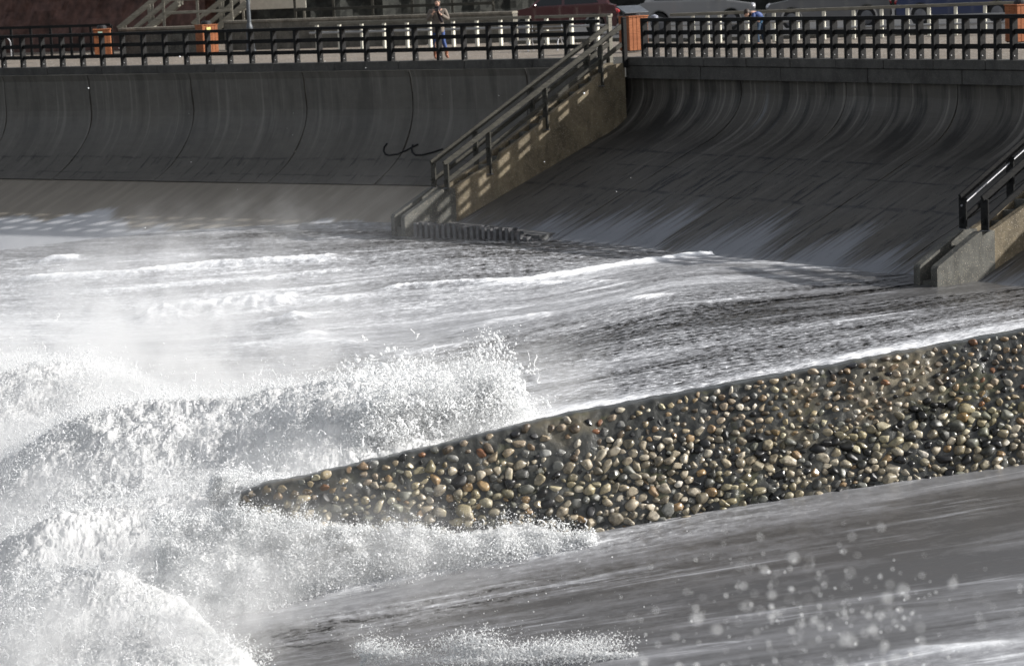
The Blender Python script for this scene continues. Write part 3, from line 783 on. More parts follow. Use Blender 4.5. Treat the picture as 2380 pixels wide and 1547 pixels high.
# ------------------------------------------------------------------ litter bins
def bin_(u, v, w, h, yaw, label, stick, hood='dark'):
    P = at_z(u, v, 0); root = empty('litter_bin', tuple(P), label, 'litter bin', 'orange timber litter bins')
    c, s_ = cos(yaw), sin(yaw); X = (c, s_, 0); Y = (-s_, c, 0)
    def L(x, y, z): return (P[0] + X[0] * x + Y[0] * y, P[1] + X[1] * x + Y[1] * y, z)
    mb = MB(); n = 5; sw = w / n
    for sgn in (-1, 1):
        for i in range(n):
            t = -w / 2 + sw * (i + .5)
            mb.box(L(t, sgn * (w / 2 - .012), h / 2 + .03), (sw - .012, .024, h - .06), X, Y, (0, 0, 1), .004)
            mb.box(L(sgn * (w / 2 - .012), t, h / 2 + .03), (.024, sw - .012, h - .06), X, Y, (0, 0, 1), .004)
    child(mb.build('slatted_body', M_orange), root)
    mb = MB(); mb.box(L(0, 0, h * .48), (w - .06, w - .06, h * .9), X, Y); child(mb.build('liner', M_black), root)
    mb = MB(); mb.box(L(0, 0, h + .012), (w + .05, w + .05, .035), X, Y, (0, 0, 1), .008); top = mb.build('lid', M_orange); child(top, root)
    if hood == 'dark':
        mb = MB(); mb.tube([L(0, 0, h + .02), L(0, 0, h + .10), L(0, 0, h + .16)], [w * .30, w * .30, w * .22], 14); child(mb.build('hood', M_black), root)
    else:
        mb = MB(); Z = Vector((0, 0, 1)); n_ = (Vector(Y) * -.35 + Z).normalized(); yy = Vector(X).cross(n_) * -1
        mb.box(L(0, .02, h + .22), (w * 1.25, .62, .04), X, tuple(yy), tuple(n_), .008)
        mb.box(L(-w * .4, .1, h + .11), (.04, .04, .26), X, Y); mb.box(L(w * .4, .1, h + .11), (.04, .04, .26), X, Y); child(mb.build('hood', M_lamp), root)
    if stick:
        mb = MB(); mb.box(L(-.06, -w / 2 - .016, h - .16), (.16, .012, .18), X, Y, (0, 0, 1)); o = mb.build('sticker', simple('sticker_' + stick, (.42, .62, .50) if stick == 'green' else (.72, .66, .22), .5, .12)); child(o, root)
        if stick == 'green':
            mb = MB(); q = [L(-.06 + .045 * cos(a), -w / 2 - .024, h - .16 + .05 * sin(a)) for a in np.linspace(0, 5.6, 12)]; mb.tube(q, .009, 5); child(mb.build('ring_mark', M_galv), o)
bin_(241, 131, .62, 1.0, .10, 'faded orange slatted litter bin with a pale green sticker, farthest left', 'green')
bin_(483, 126, .62, 1.05, .55, 'orange slatted litter bin with a yellow sticker and black hood, by the lamp post', 'yellow')
bin_(1474, 121, .66, 1.07, .45, 'bright orange slatted litter bin with a slate grey canopy at the head of the steps', None, 'canopy')
bin_(2372, 101, .62, 1.07, .4, 'orange slatted litter bin half cut off by the right edge of the picture', None)

# ------------------------------------------------------------------ lamp post, bollard, bench, rack
P = at_z(583, 124, 0); root = empty('lamp_post', tuple(P), 'dark slate lamp post with a flared base beside the pale low wall', 'lamp post')
def LP(z, r): return [(P[0], P[1], z)], r
mb = MB(); mb.tube([(P[0], P[1], z) for z in (0, .12, .14, .75, .95, 1.05, 1.1)], [.20, .20, .16, .135, .12, .085, .075], 14); child(mb.build('base', M_lamp, smooth=False), root)
mb = MB(); mb.tube([(P[0], P[1], 1.1), (P[0], P[1], 4.2)], [.075, .055], 12); child(mb.build('pole', M_lamp), root)
mb = MB(); mb.tube([(P[0], P[1], z) for z in (4.2, 4.3, 4.7, 4.8, 4.95)], [.06, .16, .24, .26, .04], 12); child(mb.build('lantern', M_lamp), root)
P = at_z(1523, 106, 0); root = empty('bollard', tuple(P), 'blue grey bulging post behind the railing just right of the bright bin', 'bollard')
mb = MB(); mb.tube([(P[0], P[1], z) for z in (0, .2, .22, .5, .6, .75, .95, 1.0)], [.07, .07, .12, .13, .09, .12, .12, .03], 12); child(mb.build('shaft', simple('blue_grey_paint', (.19, .20, .24), .6)), root)

def bench(u, v, yaw, label):
    P = at_z(u, v, 0); root = empty('bench', tuple(P), label, 'bench'); c, s_ = cos(yaw), sin(yaw); X = (c, s_, 0); Y = (-s_, c, 0)
    def L(x, y, z): return (P[0] + X[0] * x + Y[0] * y, P[1] + X[1] * x + Y[1] * y, z)
    mb = MB(); [mb.box(L(0, y, .44), (1.2, .085, .035), X, Y, (0, 0, 1), .006) for y in (-.2, -.1, 0, .1)]; child(mb.build('seat', M_bench), root)
    mb = MB(); [mb.box(L(0, .20 + .03 * i, .58 + .12 * i), (1.2, .03, .085), X, Y, (0, 0, 1), .006) for i in range(3)]; child(mb.build('backrest', M_bench), root)
    for sx in (-.5, .5):
        mb = MB(); mb.tube([L(sx, -.28, .0), L(sx, -.22, .25), L(sx, -.1, .40), L(sx, .12, .40), L(sx, .2, .5), L(sx, .28, .9)], .022, 8); mb.tube([L(sx, .1, .40), L(sx, .22, .22), L(sx, .26, .0)], .022, 8); child(mb.build('leg', M_galv), root)
bench(1268, 118, -.35, 'slatted bench with curved metal legs behind the dark railing, left of the steps')
P = at_z(30, 134, 0); mb = MB(); mb.tube([(P[0] - .55, P[1], 0), (P[0] - .55, P[1], .55)] + [(P[0] - .3 - .25 * cos(a), P[1], .55 + .25 * sin(a)) for a in np.linspace(.3, 2.8, 8)] + [(P[0] - .05, P[1], .55), (P[0] - .05, P[1], 0)], .022, 8)
root = empty('bicycle_rack', tuple(P), 'galvanised metal hoop rack at the far left of the promenade', 'bicycle rack'); child(mb.build('hoop', M_galv), root)
mb = MB(); mb.box((P[0] - .3, P[1], .02), (.8, .12, .03), bev=.006); child(mb.build('base_bar', M_galv), root)

# ------------------------------------------------------------------ low wall, bank, timber steps and fences behind
def plinth(pts, h0, h1, label, mat, name='low_wall', th=.4):
    root = empty(name, W3(pts[0]), label, 'wall')
    mb = MB(); m2 = MB(); n = len(pts)
    for i in range(n - 1):
        a, b = np.array(pts[i][:2]), np.array(pts[i + 1][:2]); mb.beam(W3(a, (h0) / 2), W3(b, h0 / 2), th, h0)
        m2.beam(W3(a, h0 + .05), W3(b, h0 + .05), th + .08, .098, (0, 0, 1), .015)
    child(mb.build('face', mat), root); child(m2.build('capping', M_plinth), root)
Pa, Pb, Pb2, Pc = at_z(285, 127, 0), at_z(480, 121, 0), at_z(530, 116, 0), at_z(1200, 97, 0)
plinth([Pa, Pb], .9, .9, 'low grey wall between the two timber stairways', M_block)
plinth([Pb2, Pc], 1.0, 1.0, 'long low pebbledash wall behind the white barrier', M_pale)
def hedge(pts, h, label, name, mat, cat):
    V = []; n = 60; m = 14
    P = np.array([p[:2] for p in pts]); L = np.concatenate([[0], np.cumsum(np.linalg.norm(np.diff(P, axis=0), axis=1))])
    l = np.linspace(0, L[-1], n); x = np.interp(l, L, P[:, 0]); y = np.interp(l, L, P[:, 1]); zz = np.linspace(-.1, h, m)
    X = np.repeat(x[:, None], m, 1); Z = np.repeat(zz[None], n, 0); Y = np.repeat(y[:, None], m, 1) + .9 * (Z / h) + .45 * fbm(X * .9, Z * .9, 4, 600)
    Q = np.stack([X, Y, Z], -1); back = Q[:, ::-1].copy(); back[..., 1] += 4.0
    A = np.concatenate([Q, back], 1)
    return tag(mesh_np(name, A.reshape(-1, 3), grid_faces(n, 2 * m), mat, smooth=False), label, cat)
hedge([at_z(-120, 126, 0), at_z(480, 112, 0)], 4.5, 'dark reddish bank rising behind the fence at the far left', 'earth_bank', M_brick, 'bank')
hedge([at_z(480, 96, 0), at_z(800, 84, 0), at_z(1300, 60, 0)], 4.0, 'dark hedge behind the pebbledash wall', 'hedge', M_darkbank, 'hedge')
hedge([at_z(1300, 40, 0), at_z(1900, 22, 0), at_z(2600, -8, 0)], 5.0, 'dark shrubbery beyond the parked cars', 'shrubbery', M_darkbank, 'shrubbery')

def post_fence(P0, P1, n, h, label, mat, z0=0.0, rails=(.35, .7, 1.0), name='timber_fence'):
    P0 = np.array(P0); P1 = np.array(P1); root = empty(name, tuple(P0), label, 'fence', 'timber fences behind the promenade')
    for i in range(n):
        p = P0 + (P1 - P0) * i / (n - 1); mb = MB(); mb.beam((p[0], p[1], p[2] + z0), (p[0], p[1], p[2] + z0 + h), .1, .1, (1, 0, 0), .006); child(mb.build('post', mat), root)
    for r in rails:
        mb = MB(); a = P0 + np.array([0, -.07, z0 + r * h]); b = P1 + np.array([0, -.07, z0 + r * h]); mb.beam(tuple(a), tuple(b), .04, .11, (0, 0, 1), .006); child(mb.build('rail', mat), root)
post_fence(at_z(-60, 133, 0), at_z(262, 126, 0), 8, 1.12, 'dark timber fence in front of the reddish bank at the far left', M_rail)
a0 = at_z(690, 110, 0); b0 = at_z(1150, 97, 0)
post_fence((a0[0], a0[1] + .1, 1.09), (b0[0], b0[1] + .1, 1.09), 6, .9, 'grey timber fence standing on the pebbledash wall', M_handrail, 0, (.35, .95))
def timber_stair(u, v, rise, run, label, mat):
    P = at_z(u, v, 0); root = empty('timber_stairway', tuple(P), label, 'stairway', 'timber stairways at the back of the promenade')
    for dy in (0, .95):
        mb = MB(); mb.beam((P[0], P[1] + dy, .12), (P[0] + run, P[1] + dy, .12 + rise), .05, .22, (0, 0, 1), .006); child(mb.build('stringer', mat), root)
        mb = MB(); mb.beam((P[0] - .1, P[1] + dy, .98), (P[0] + run, P[1] + dy, .98 + rise), .06, .14, (0, 0, 1), .008); child(mb.build('handrail', mat), root)
        mb = MB(); mb.beam((P[0], P[1] + dy, .55), (P[0] + run, P[1] + dy, .55 + rise), .04, .12, (0, 0, 1), .006); child(mb.build('middle_rail', mat), root)
        for k in (0.02, .5, 1.0):
            mb = MB(); mb.beam((P[0] + run * k, P[1] + dy + .055, rise * k), (P[0] + run * k, P[1] + dy + .055, rise * k + 1.05), .09, .12, (1, 0, 0), .006); child(mb.build('post', mat), root)
    for i in range(7):
        mb = MB(); mb.box((P[0] + run * (i + .5) / 7, P[1] + .475, .1 + rise * (i + .5) / 7), (.28, .9, .04), bev=.005); child(mb.build('tread', mat), root)
timber_stair(283, 125, 1.75, 2.3, 'pale timber stairway climbing right from beside the faded bin', M_greywood)
timber_stair(455, 114, 1.6, 2.1, 'pale timber stairway behind the yellow stickered bin', M_greywood)
a0 = at_z(386, 122, 0); post_fence((a0[0], a0[1], .99), (a0[0] + 2.6, a0[1], .99), 3, 1.0, 'pale timber fence on the low wall between the two stairways', M_greywood, 0, (.5, 1.0))
a0 = at_z(566, 97, 0); b0 = at_z(708, 92, 0)
root = empty('notice_board', tuple(a0), 'white notice board on grey posts behind the lamp post', 'notice board')
for q in (a0, b0):
    mb = MB(); mb.beam((q[0], q[1] + .6, 0), (q[0], q[1] + .6, 2.3), .1, .1, (1, 0, 0), .006); child(mb.build('post', M_greywood), root)
mb = MB(); mb.beam((a0[0] - .1, a0[1] + .52, 1.72), (b0[0] + .1, b0[1] + .52, 1.72), .03, .82, (0, 0, 1), .004); child(mb.build('panel', M_white), root)

# ------------------------------------------------------------------ road
M_asph = simple('worn_asphalt', (.045, .045, .046), .85, .3, 8)
rp = [at_z(u, v, 0) for u, v in ((1190, 103), (1430, 96), (1600, 97), (2400, 74), (2700, 66))]
mb = MB(); q = [(p[0], p[1], .004) for p in rp] + [(60, 84, .004), (60, 150, .004), (rp[0][0] - 3, 150, .004)]
mb.add(q, [tuple(range(len(q)))]); tag(mb.build('road', M_asph), kind='structure')
mb = MB()
for a, b in zip(rp[:-1], rp[1:]): mb.beam((a[0], a[1], .06), (b[0], b[1], .06), .14, .12, (0, 0, 1), .01)
tag(mb.build('kerb', M_block), kind='structure')
# ------------------------------------------------------------------ cars
def glass(): return simple('car_glass', (.012, .014, .016), .08, .0, bump=0)
M_glass = glass(); M_tyre = simple('tyre_rubber', (.014, .014, .015), .8); M_chrome = simple('wheel_alloy', (.16, .16, .17), .45, .1, metal=.3)
def paint(n, c):
    t = NT(n); return t.set(color=c, rough=.28, spec=.5, coat=.6)
def car(P, yaw, mat, label, Lc=4.1, H=1.45, W=1.7):
    root = empty('parked_car', tuple(P), label, 'car', 'cars parked behind the barriers')
    c, s_ = cos(yaw), sin(yaw); X = (c, s_, 0); Y = (-s_, c, 0)
    def L(x, y, z): return (P[0] + X[0] * x + Y[0] * y, P[1] + X[1] * x + Y[1] * y, z)
    h = Lc / 2; wx = (-h + .78, h - .85)
    def arch(cx): return [(cx + .37 * cos(a), .30 + .37 * sin(a)) for a in np.linspace(pi, 0, 9)]
    low = [(-h, .32), (-h + .05, .24)] + [p for p in arch(wx[0]) if p[1] > .22] + [p for p in arch(wx[1]) if p[1] > .22] + [(h - .06, .24), (h, .34), (h - .02, .62), (h - .15, .78), (h - .95, .90), (h - 1.0, .92), (-h + .35, .95), (-h + .08, .88), (-h - .01, .60)]
    mb = MB(); mb.prism(low, L(0, -W / 2, 0), X, (0, 0, 1), Y, W); o = mb.build('body', mat)
    bm = bmesh.new(); bm.from_mesh(o.data); bmesh.ops.bevel(bm, geom=[e for e in bm.edges if e.is_manifold and e.calc_face_angle(0) > 1.2], offset=.03, segments=2, affect='EDGES'); bmesh.ops.triangulate(bm, faces=[f for f in bm.faces if len(f.verts) > 4]); bm.to_mesh(o.data); bm.free(); child(o, root)
    cab = [(-h + .28, .93), (h - 1.02, .90), (h - 1.75, H - .03), (h - 2.0, H), (-h + .85, H), (-h + .55, H - .06)]
    ins = .13; mb = MB(); n = len(cab)
    A = [L(x, -W / 2 + .04 + ins * max(0, (z - .9) / .5), z) for x, z in cab]; B = [L(x, W / 2 - .04 - ins * max(0, (z - .9) / .5), z) for x, z in cab]
    mb.add(A + B, [tuple(range(n)), tuple(range(2 * n - 1, n - 1, -1))] + [(i, i + n, (i + 1) % n + n, (i + 1) % n) for i in range(n)]); cb = mb.build('cabin', mat); child(cb, root)
    for sg in (-1, 1):
        def q(x, z): return L(x, sg * (W / 2 - .028 - ins * max(0, (z - .9) / .5)), z)
        for nm, pl in (('side_window', [(-h + .62, .99), (-.25, .97), (-.25, H - .12), (-h + .86, H - .12)]), ('side_window', [(-.15, .97), (h - 1.22, .95), (h - 1.72, H - .12), (-.15, H - .12)])):
            mb = MB(); mb.add([q(*p) for p in pl], [(0, 1, 2, 3)]); child(mb.build(nm, M_glass), root)
        mb = MB(); mb.add([q(-.22, .96), q(-.18, .96), q(-.18, .35), q(-.22, .35)], [(0, 1, 2, 3)])
        for cx in wx:
            mb = MB(); mb.tube([L(cx, sg * (W / 2 - .02), .30), L(cx, sg * (W / 2 - .20), .30)], .305, 24); wh = mb.build('tyre', M_tyre); child(wh, root)
            mb = MB(); mb.tube([L(cx, sg * (W / 2 - .015), .30), L(cx, sg * (W / 2 + .004), .30)], [.20, .06], 20)
            for k in range(5):
                a = k * 2 * pi / 5; mb.beam(L(cx, sg * (W / 2 + .006), .30), L(cx + .195 * cos(a), sg * (W / 2 + .0), .30 + .195 * sin(a)), .03, .05, Y)
            child(mb.build('rim', M_chrome), wh)
        for nm, x, col in (('headlight', h - .10, M_galv), ('tail_light', -h + .05, M_red)):
            mb = MB(); mb.ball(L(x, sg * (W / 2 - .22), .70), (.10, .16, .085), 12, 8); child(mb.build(nm, col), root)
        mb = MB(); mb.ball(L(h - 1.25, sg * (W / 2 + .08), .98), (.08, .09, .06), 10, 6); child(mb.build('mirror', mat), root)
    for x in (h - .01, -h + .0):
        mb = MB(); mb.box(L(x, 0, .42), (.09, W * .94, .20), X, Y, (0, 0, 1), .03); child(mb.build('bumper', M_black), root)
    for nm, x0, z0, x1, z1 in (('windscreen', h - 1.06, .93, h - 1.74, H - .05), ('rear_window', -h + .33, .99, -h + .56, H - .1)):
        sgx = 1 if nm == 'windscreen' else -1
        mb = MB(); mb.add([L(x0 + sgx * .012, -W / 2 + .16, z0), L(x0 + sgx * .012, W / 2 - .16, z0), L(x1 + sgx * .012, W / 2 - .26, z1), L(x1 + sgx * .012, -W / 2 + .26, z1)], [(0, 1, 2, 3)]); child(mb.build(nm, M_glass), root)
    root.scale = (1.08, 1.08, 1.22)
M_red = simple('tail_lamp', (.35, .02, .02), .25, .1, bump=0)
car(at_z(1302, 84, 0), 3.05, paint('dark_red_paint', (.055, .007, .010)), 'dark red car parked behind the barrier left of the steps')
car(at_z(1620, 72, 0), -.10, paint('silver_paint', (.22, .22, .225)), 'silver car parked right of the bright orange bin')
car(at_z(1925, 66, 0), 3.02, paint('dark_grey_paint', (.12, .12, .125)), 'dark grey car behind the crouching person in blue')
car(at_z(2230, 56, 0), -.16, paint('navy_paint', (.015, .028, .085)), 'navy blue car parked at the right behind the white posts')

# ------------------------------------------------------------------ people
def skin(name, pts, edges, rad, mat, parent, sub=2, rootv=0):
    me = bpy.data.meshes.new(name); me.from_pydata([tuple(p) for p in pts], edges, [])
    o = link(name, me, mat); 
    if not me.skin_vertices: 
        bm = bmesh.new(); bm.from_mesh(me); bm.verts.layers.skin.verify(); bm.to_mesh(me); bm.free()
    for i, r in enumerate(rad):
        sv = me.skin_vertices[0].data[i]; sv.radius = (r, r) if not isinstance(r, tuple) else r; sv.use_root = (i == rootv)
    m = o.modifiers.new('skin', 'SKIN'); m.use_smooth_shade = True; m.branch_smoothing = .3
    s_ = o.modifiers.new('sub', 'SUBSURF'); s_.levels = sub; s_.render_levels = sub
    if parent: child(o, parent)
    return o
M_skin = simple('skin', (.50, .31, .23), .5, .08, bump=0); M_coat = simple('taupe_wool', (.15, .125, .105), .9, .2, 20); M_scarf = simple('dark_scarf', (.02, .015, .018), .9)
M_jeans = simple('blue_denim', (.04, .07, .19), .85, .3, 30); M_boot = simple('tan_leather', (.22, .085, .045), .55); M_hair = simple('dark_brown_hair', (.03, .018, .012), .6, .3, 30)
M_bluejk = simple('blue_anorak', (.012, .035, .13), .6, .25); M_light = simple('light_blue_cloth', (.10, .25, .42), .7); M_dkjean = simple('dark_denim', (.012, .03, .06), .8); M_shoe = simple('white_trainer', (.6, .6, .6), .6); M_cam = simple('camera_body', (.02, .02, .022), .4)
def head(parent, c, face, mat=M_skin, hair=M_hair):
    c = Vector(c); f = Vector(face).normalized(); r = f.cross(Vector((0, 0, 1))).normalized(); u = r.cross(f)
    def Q(a, b, d): return c + r * a + f * b + u * d
    mb = MB(); mb.ball(c - u * .01, (.077, .092, .112), 16, 12)
    b = mb.build('face', mat, smooth=True)
    for nm, a, bb, d, rr, m in (('eye', .032, .080, .012, .011, M_black), ('eye', -.032, .080, .012, .011, M_black), ('nose', 0, .095, -.015, .016, mat), ('mouth', 0, .083, -.052, .014, M_red), ('ear', .078, .0, 0, .022, mat), ('ear', -.078, .0, 0, .022, mat)):
        mb = MB(); mb.ball(Q(a, bb, d), rr, 8, 6); child(mb.build(nm, m, smooth=True), b)
    child(b, parent)
    mb = MB(); mb.ball(Q(0, -.022, .026), (.092, .098, .105), 16, 12); mb.ball(Q(0, -.05, -.06), (.08, .06, .10), 14, 10); child(mb.build('hair', hair, smooth=True), parent)
def hand(parent, wrist, dr, side, mat=M_skin):
    w = Vector(wrist); d = Vector(dr).normalized(); s_ = d.cross(Vector((0, 0, 1))).normalized() * side; n = s_.cross(d)
    pts = [w, w + d * .05]; ed = [(0, 1)]; rad = [.024, (.034, .016)]
    for k, (off, ln) in enumerate(((-.028, .062), (-.010, .072), (.010, .068), (.027, .054))):
        b = len(pts); pts += [w + d * .085 + s_ * off, w + d * (.085 + ln * .5) + s_ * off - n * .008, w + d * (.085 + ln * .85) + s_ * off - n * .03]; ed += [(1, b), (b, b + 1), (b + 1, b + 2)]; rad += [.010, .009, .0075]
    b = len(pts); pts += [w + d * .035 - s_ * .040 - n * .01, w + d * .07 - s_ * .055 - n * .02]; ed += [(1, b), (b, b + 1)]; rad += [.011, .009]
    return skin('hand', pts, ed, rad, mat, parent, 1, 1)

def person_coat():
    B = at_z(1022, 137, 0); root = empty('person', tuple(B), 'person in a taupe coat, blue jeans and tan boots standing at the railing', 'person')
    K = 1.09
    def P(x, y, z): return (B[0] + x * K, B[1] + y * K, z * K)
    # body under the clothes: one continuous surface
    pts = [P(0, 0, .88), P(0, .0, 1.10), P(0, 0, 1.33), P(0, -.01, 1.44), P(0, -.02, 1.52), P(-.08, 0, .84), P(-.10, -.02, .47), P(-.12, .0, .09), P(-.13, -.10, .04), P(.09, 0, .84), P(.13, .03, .47), P(.20, .06, .09), P(.25, -.02, .04),
           P(-.19, 0, 1.37), P(-.26, -.06, 1.12), P(-.13, -.26, 1.30), P(.19, 0, 1.37), P(.27, -.05, 1.12), P(.08, -.25, 1.27)]
    ed = [(0, 1), (1, 2), (2, 3), (3, 4), (0, 5), (5, 6), (6, 7), (7, 8), (0, 9), (9, 10), (10, 11), (11, 12), (2, 13), (13, 14), (14, 15), (2, 16), (16, 17), (17, 18)]
    rad = [.13, .12, .13, .055, .05, .085, .058, .04, .03, .085, .058, .04, .03, .055, .042, .03, .055, .042, .03]
    skin('body', pts, ed, rad, M_skin, root)
    head(root, P(0, -.03, 1.60), (-.35, -.9, -.15))
    cp = [P(0, 0, .72), P(0, 0, .95), P(0, 0, 1.15), P(0, 0, 1.36), P(-.20, 0, 1.375), P(-.285, -.06, 1.11), P(-.15, -.235, 1.28), P(.20, 0, 1.375), P(.295, -.05, 1.11), P(.10, -.225, 1.25)]
    skin('coat', cp, [(0, 1), (1, 2), (2, 3), (3, 4), (4, 5), (5, 6), (3, 7), (7, 8), (8, 9)], [(.23, .17), (.20, .155), (.185, .145), (.17, .12), .085, .07, .058, .085, .07, .058], M_coat, root, 2, 1)
    for sx, kx, fx in ((-.08, -.10, -.12), (.09, .13, .20)):
        skin('jeans_leg', [P(sx, 0, .88), P(kx, -.01, .50), P(fx, .03 if fx > 0 else 0, .24)], [(0, 1), (1, 2)], [.10, .07, .055], M_jeans, root)
    for fx, fy in ((-.12, 0), (.20, .06)):
        skin('boot', [P(fx, fy, .30), P(fx, fy, .08), P(fx + (.01 if fx < 0 else .03), fy - .10, .045), P(fx + (.01 if fx < 0 else .04), fy - .17, .035)], [(0, 1), (1, 2), (2, 3)], [.066, .056, .045, .034], M_boot, root)
    skin('scarf', [P(-.08, -.06, 1.46), P(.07, -.08, 1.45), P(.02, -.17, 1.36), P(.08, -.19, 1.15), P(.13, -.19, 1.02)], [(0, 1), (1, 2), (2, 3), (3, 4)], [.05, .055, .07, .065, .03], M_scarf, root)
    hand(root, P(-.13, -.26, 1.30), (.35, -.3, .8), 1); hand(root, P(.08, -.25, 1.27), (-.5, -.2, .8), -1)
    mb = MB(); mb.box(P(-.03, -.31, 1.40), (.15, .03, .09), bev=.006); o = mb.build('pocket_camera', M_cam); tag(o, 'small dark camera held up by the person in the taupe coat', 'camera')
person_coat()
def person_blue():
    B = at_z(1758, 113, 0); root = empty('person', tuple(B), 'person in a blue jacket bending forward, dark head lowered towards the railing', 'person')
    def P(x, y, z): return (B[0] + x, B[1] + y, z)
    pts = [P(.16, .05, .84), P(.06, 0, .98), P(-.08, -.04, 1.10), P(-.18, -.06, 1.08), P(.10, 0, .80), P(.02, -.08, .46), P(.06, .0, .09), P(.0, -.12, .04), P(.24, .08, .80), P(.20, .0, .45), P(.27, .12, .09), P(.22, .0, .04), P(-.06, -.16, 1.05), P(-.12, -.22, .80), P(-.2, -.24, .60), P(-.02, .12, 1.06), P(-.08, .14, .8), P(-.17, .02, .62)]
    ed = [(0, 1), (1, 2), (2, 3), (0, 4), (4, 5), (5, 6), (6, 7), (0, 8), (8, 9), (9, 10), (10, 11), (2, 12), (12, 13), (13, 14), (2, 15), (15, 16), (16, 17)]
    rad = [.12, .12, .11, .05, .08, .055, .04, .03, .08, .055, .04, .03, .05, .04, .028, .05, .04, .028]
    skin('body', pts, ed, rad, M_skin, root); head(root, P(-.27, -.07, 1.06), (-.75, -.35, -.55))
    skin('jacket', [P(.17, .05, .86), P(.06, 0, 1.0), P(-.09, -.04, 1.12), P(-.06, -.16, 1.06), P(-.12, -.22, .80), P(-.18, -.24, .65), P(-.02, .12, 1.06), P(-.08, .14, .8), P(-.15, .04, .66)], [(0, 1), (1, 2), (2, 3), (3, 4), (4, 5), (2, 6), (6, 7), (7, 8)], [.16, .165, .14, .075, .065, .05, .075, .065, .05], M_bluejk, root)
    skin('sweater_hem', [P(.20, .06, .80), P(.11, .02, .86)], [(0, 1)], [.165, .172], M_light, root)
    for a, b, c_ in (((.10, 0, .80), (.02, -.08, .46), (.06, 0, .14)), ((.24, .08, .80), (.20, 0, .45), (.27, .12, .14))):
        skin('trouser_leg', [P(*a), P(*b), P(*c_)], [(0, 1), (1, 2)], [.10, .07, .055], M_dkjean, root)
    for a, b in (((.06, .02, .05), (-.02, -.15, .035)), ((.27, .14, .05), (.21, -.03, .035))):
        skin('shoe', [P(*a), P(*b)], [(0, 1)], [.05, .038], M_shoe, root)
    hand(root, P(-.2, -.24, .60), (-.3, -.1, -.9), 1); hand(root, P(-.17, .02, .62), (-.3, -.2, -.9), -1)
person_blue()

# ------------------------------------------------------------------ pebble groyne
G_R = np.array([10.6, 37.74]); G_L = np.array([-3.95, 36.10])
GD = (G_R - G_L) / np.linalg.norm(G_R - G_L); GN = np.array([GD[1], -GD[0]])       # GN faces the camera
GLEN = float(np.linalg.norm(G_R - G_L))
def g_top(x): return np.interp(x, [-5, -3.6, .4, 7.4, 11], [-4.95, -4.36, -3.72, -2.87, -2.45])
def groyne_pt(l, h):
    """l metres from the sea end, h 0 foot .. 1 top; front face with batter"""
    x = G_L[0] + GD[0] * l
    zt = g_top(x); zb = -6.6 + .15 * l + 0 * h
    zb = np.minimum(zb, zt - .6)
    z = zb + (zt - zb) * h
    bf = np.interp(x, [-4.2, -1.2, 1.2], [.25, .50, 1.0])
    s = .55 + bf * (.95 * (1 - h) + .10 * np.sin(h * pi) - .55) * 1.0
    nose = np.clip(1 - l / 1.0, 0, 1) ** 2
    s = s * 1.0 - nose * .35
    P = np.stack([G_L[0] + GD[0] * l + GN[0] * (s - .55), G_L[1] + GD[1] * l + GN[1] * (s - .55), z], -1)
    return P
def m_matrix():
    t = NT('pebble_mortar'); c0 = t.coord()
    a = t.noise(c0, .55, 4, .6); b = t.noise(c0, 9, 5, .6)
    c = t.ramp(a, [(.36, (.032, .033, .030)), (.54, (.052, .052, .046)), (.66, (.15, .128, .085)), (.80, (.095, .09, .075))])
    c = t.mix(t.rng(b, .4, .7, 0, .5), c, (.03, .03, .03))
    g = t.rng(t.noise(c0, 1.3, 4, .7), .55, .68, 0, .45); c = t.mix(g, c, (.085, .085, .03))
    return t.set(color=c, rough=.30, spec=.5, normal=t.bump(b, .6, .03))
def m_cobble():
    t = NT('wet_cobble'); vc = t.attr('stone', 'Color'); c0 = t.coord(); r = t.attr('rnd')
    n = t.noise(c0, 10, 6, .75); n2 = t.noise(c0, 38, 4, .7)
    c = t.mix(t.rng(n, .46, .66, 0, .85), vc, t.mix(1, vc, (.36, .34, .30), 'MULTIPLY'))
    c = t.mix(t.rng(t.noise(c0, 75, 3, .7), .52, .66, 0, .6), c, t.mix(1, c, (.4, .38, .36), 'MULTIPLY'))
    c = t.mix(t.math('MULTIPLY', t.rng(n2, .60, .68), .7), c, (.03, .028, .025))
    moss = t.rng(t.noise(c0, .8, 4, .65), .46, .62, 0, .45); c = t.mix(moss, c, t.mix(1, c, (.86, .88, .50), 'MULTIPLY'))
    return t.set(color=c, rough=t.rng(r, 0, 1, .22, .50), spec=.5, normal=t.bump(n2, .12, .02))
def ico(sub):
    bm = bmesh.new(); bmesh.ops.create_icosphere(bm, subdivisions=sub, radius=1.0)
    V = np.array([v.co[:] for v in bm.verts]); Fc = np.array([[v.index for v in f.verts] for f in bm.faces]); bm.free(); return V, Fc
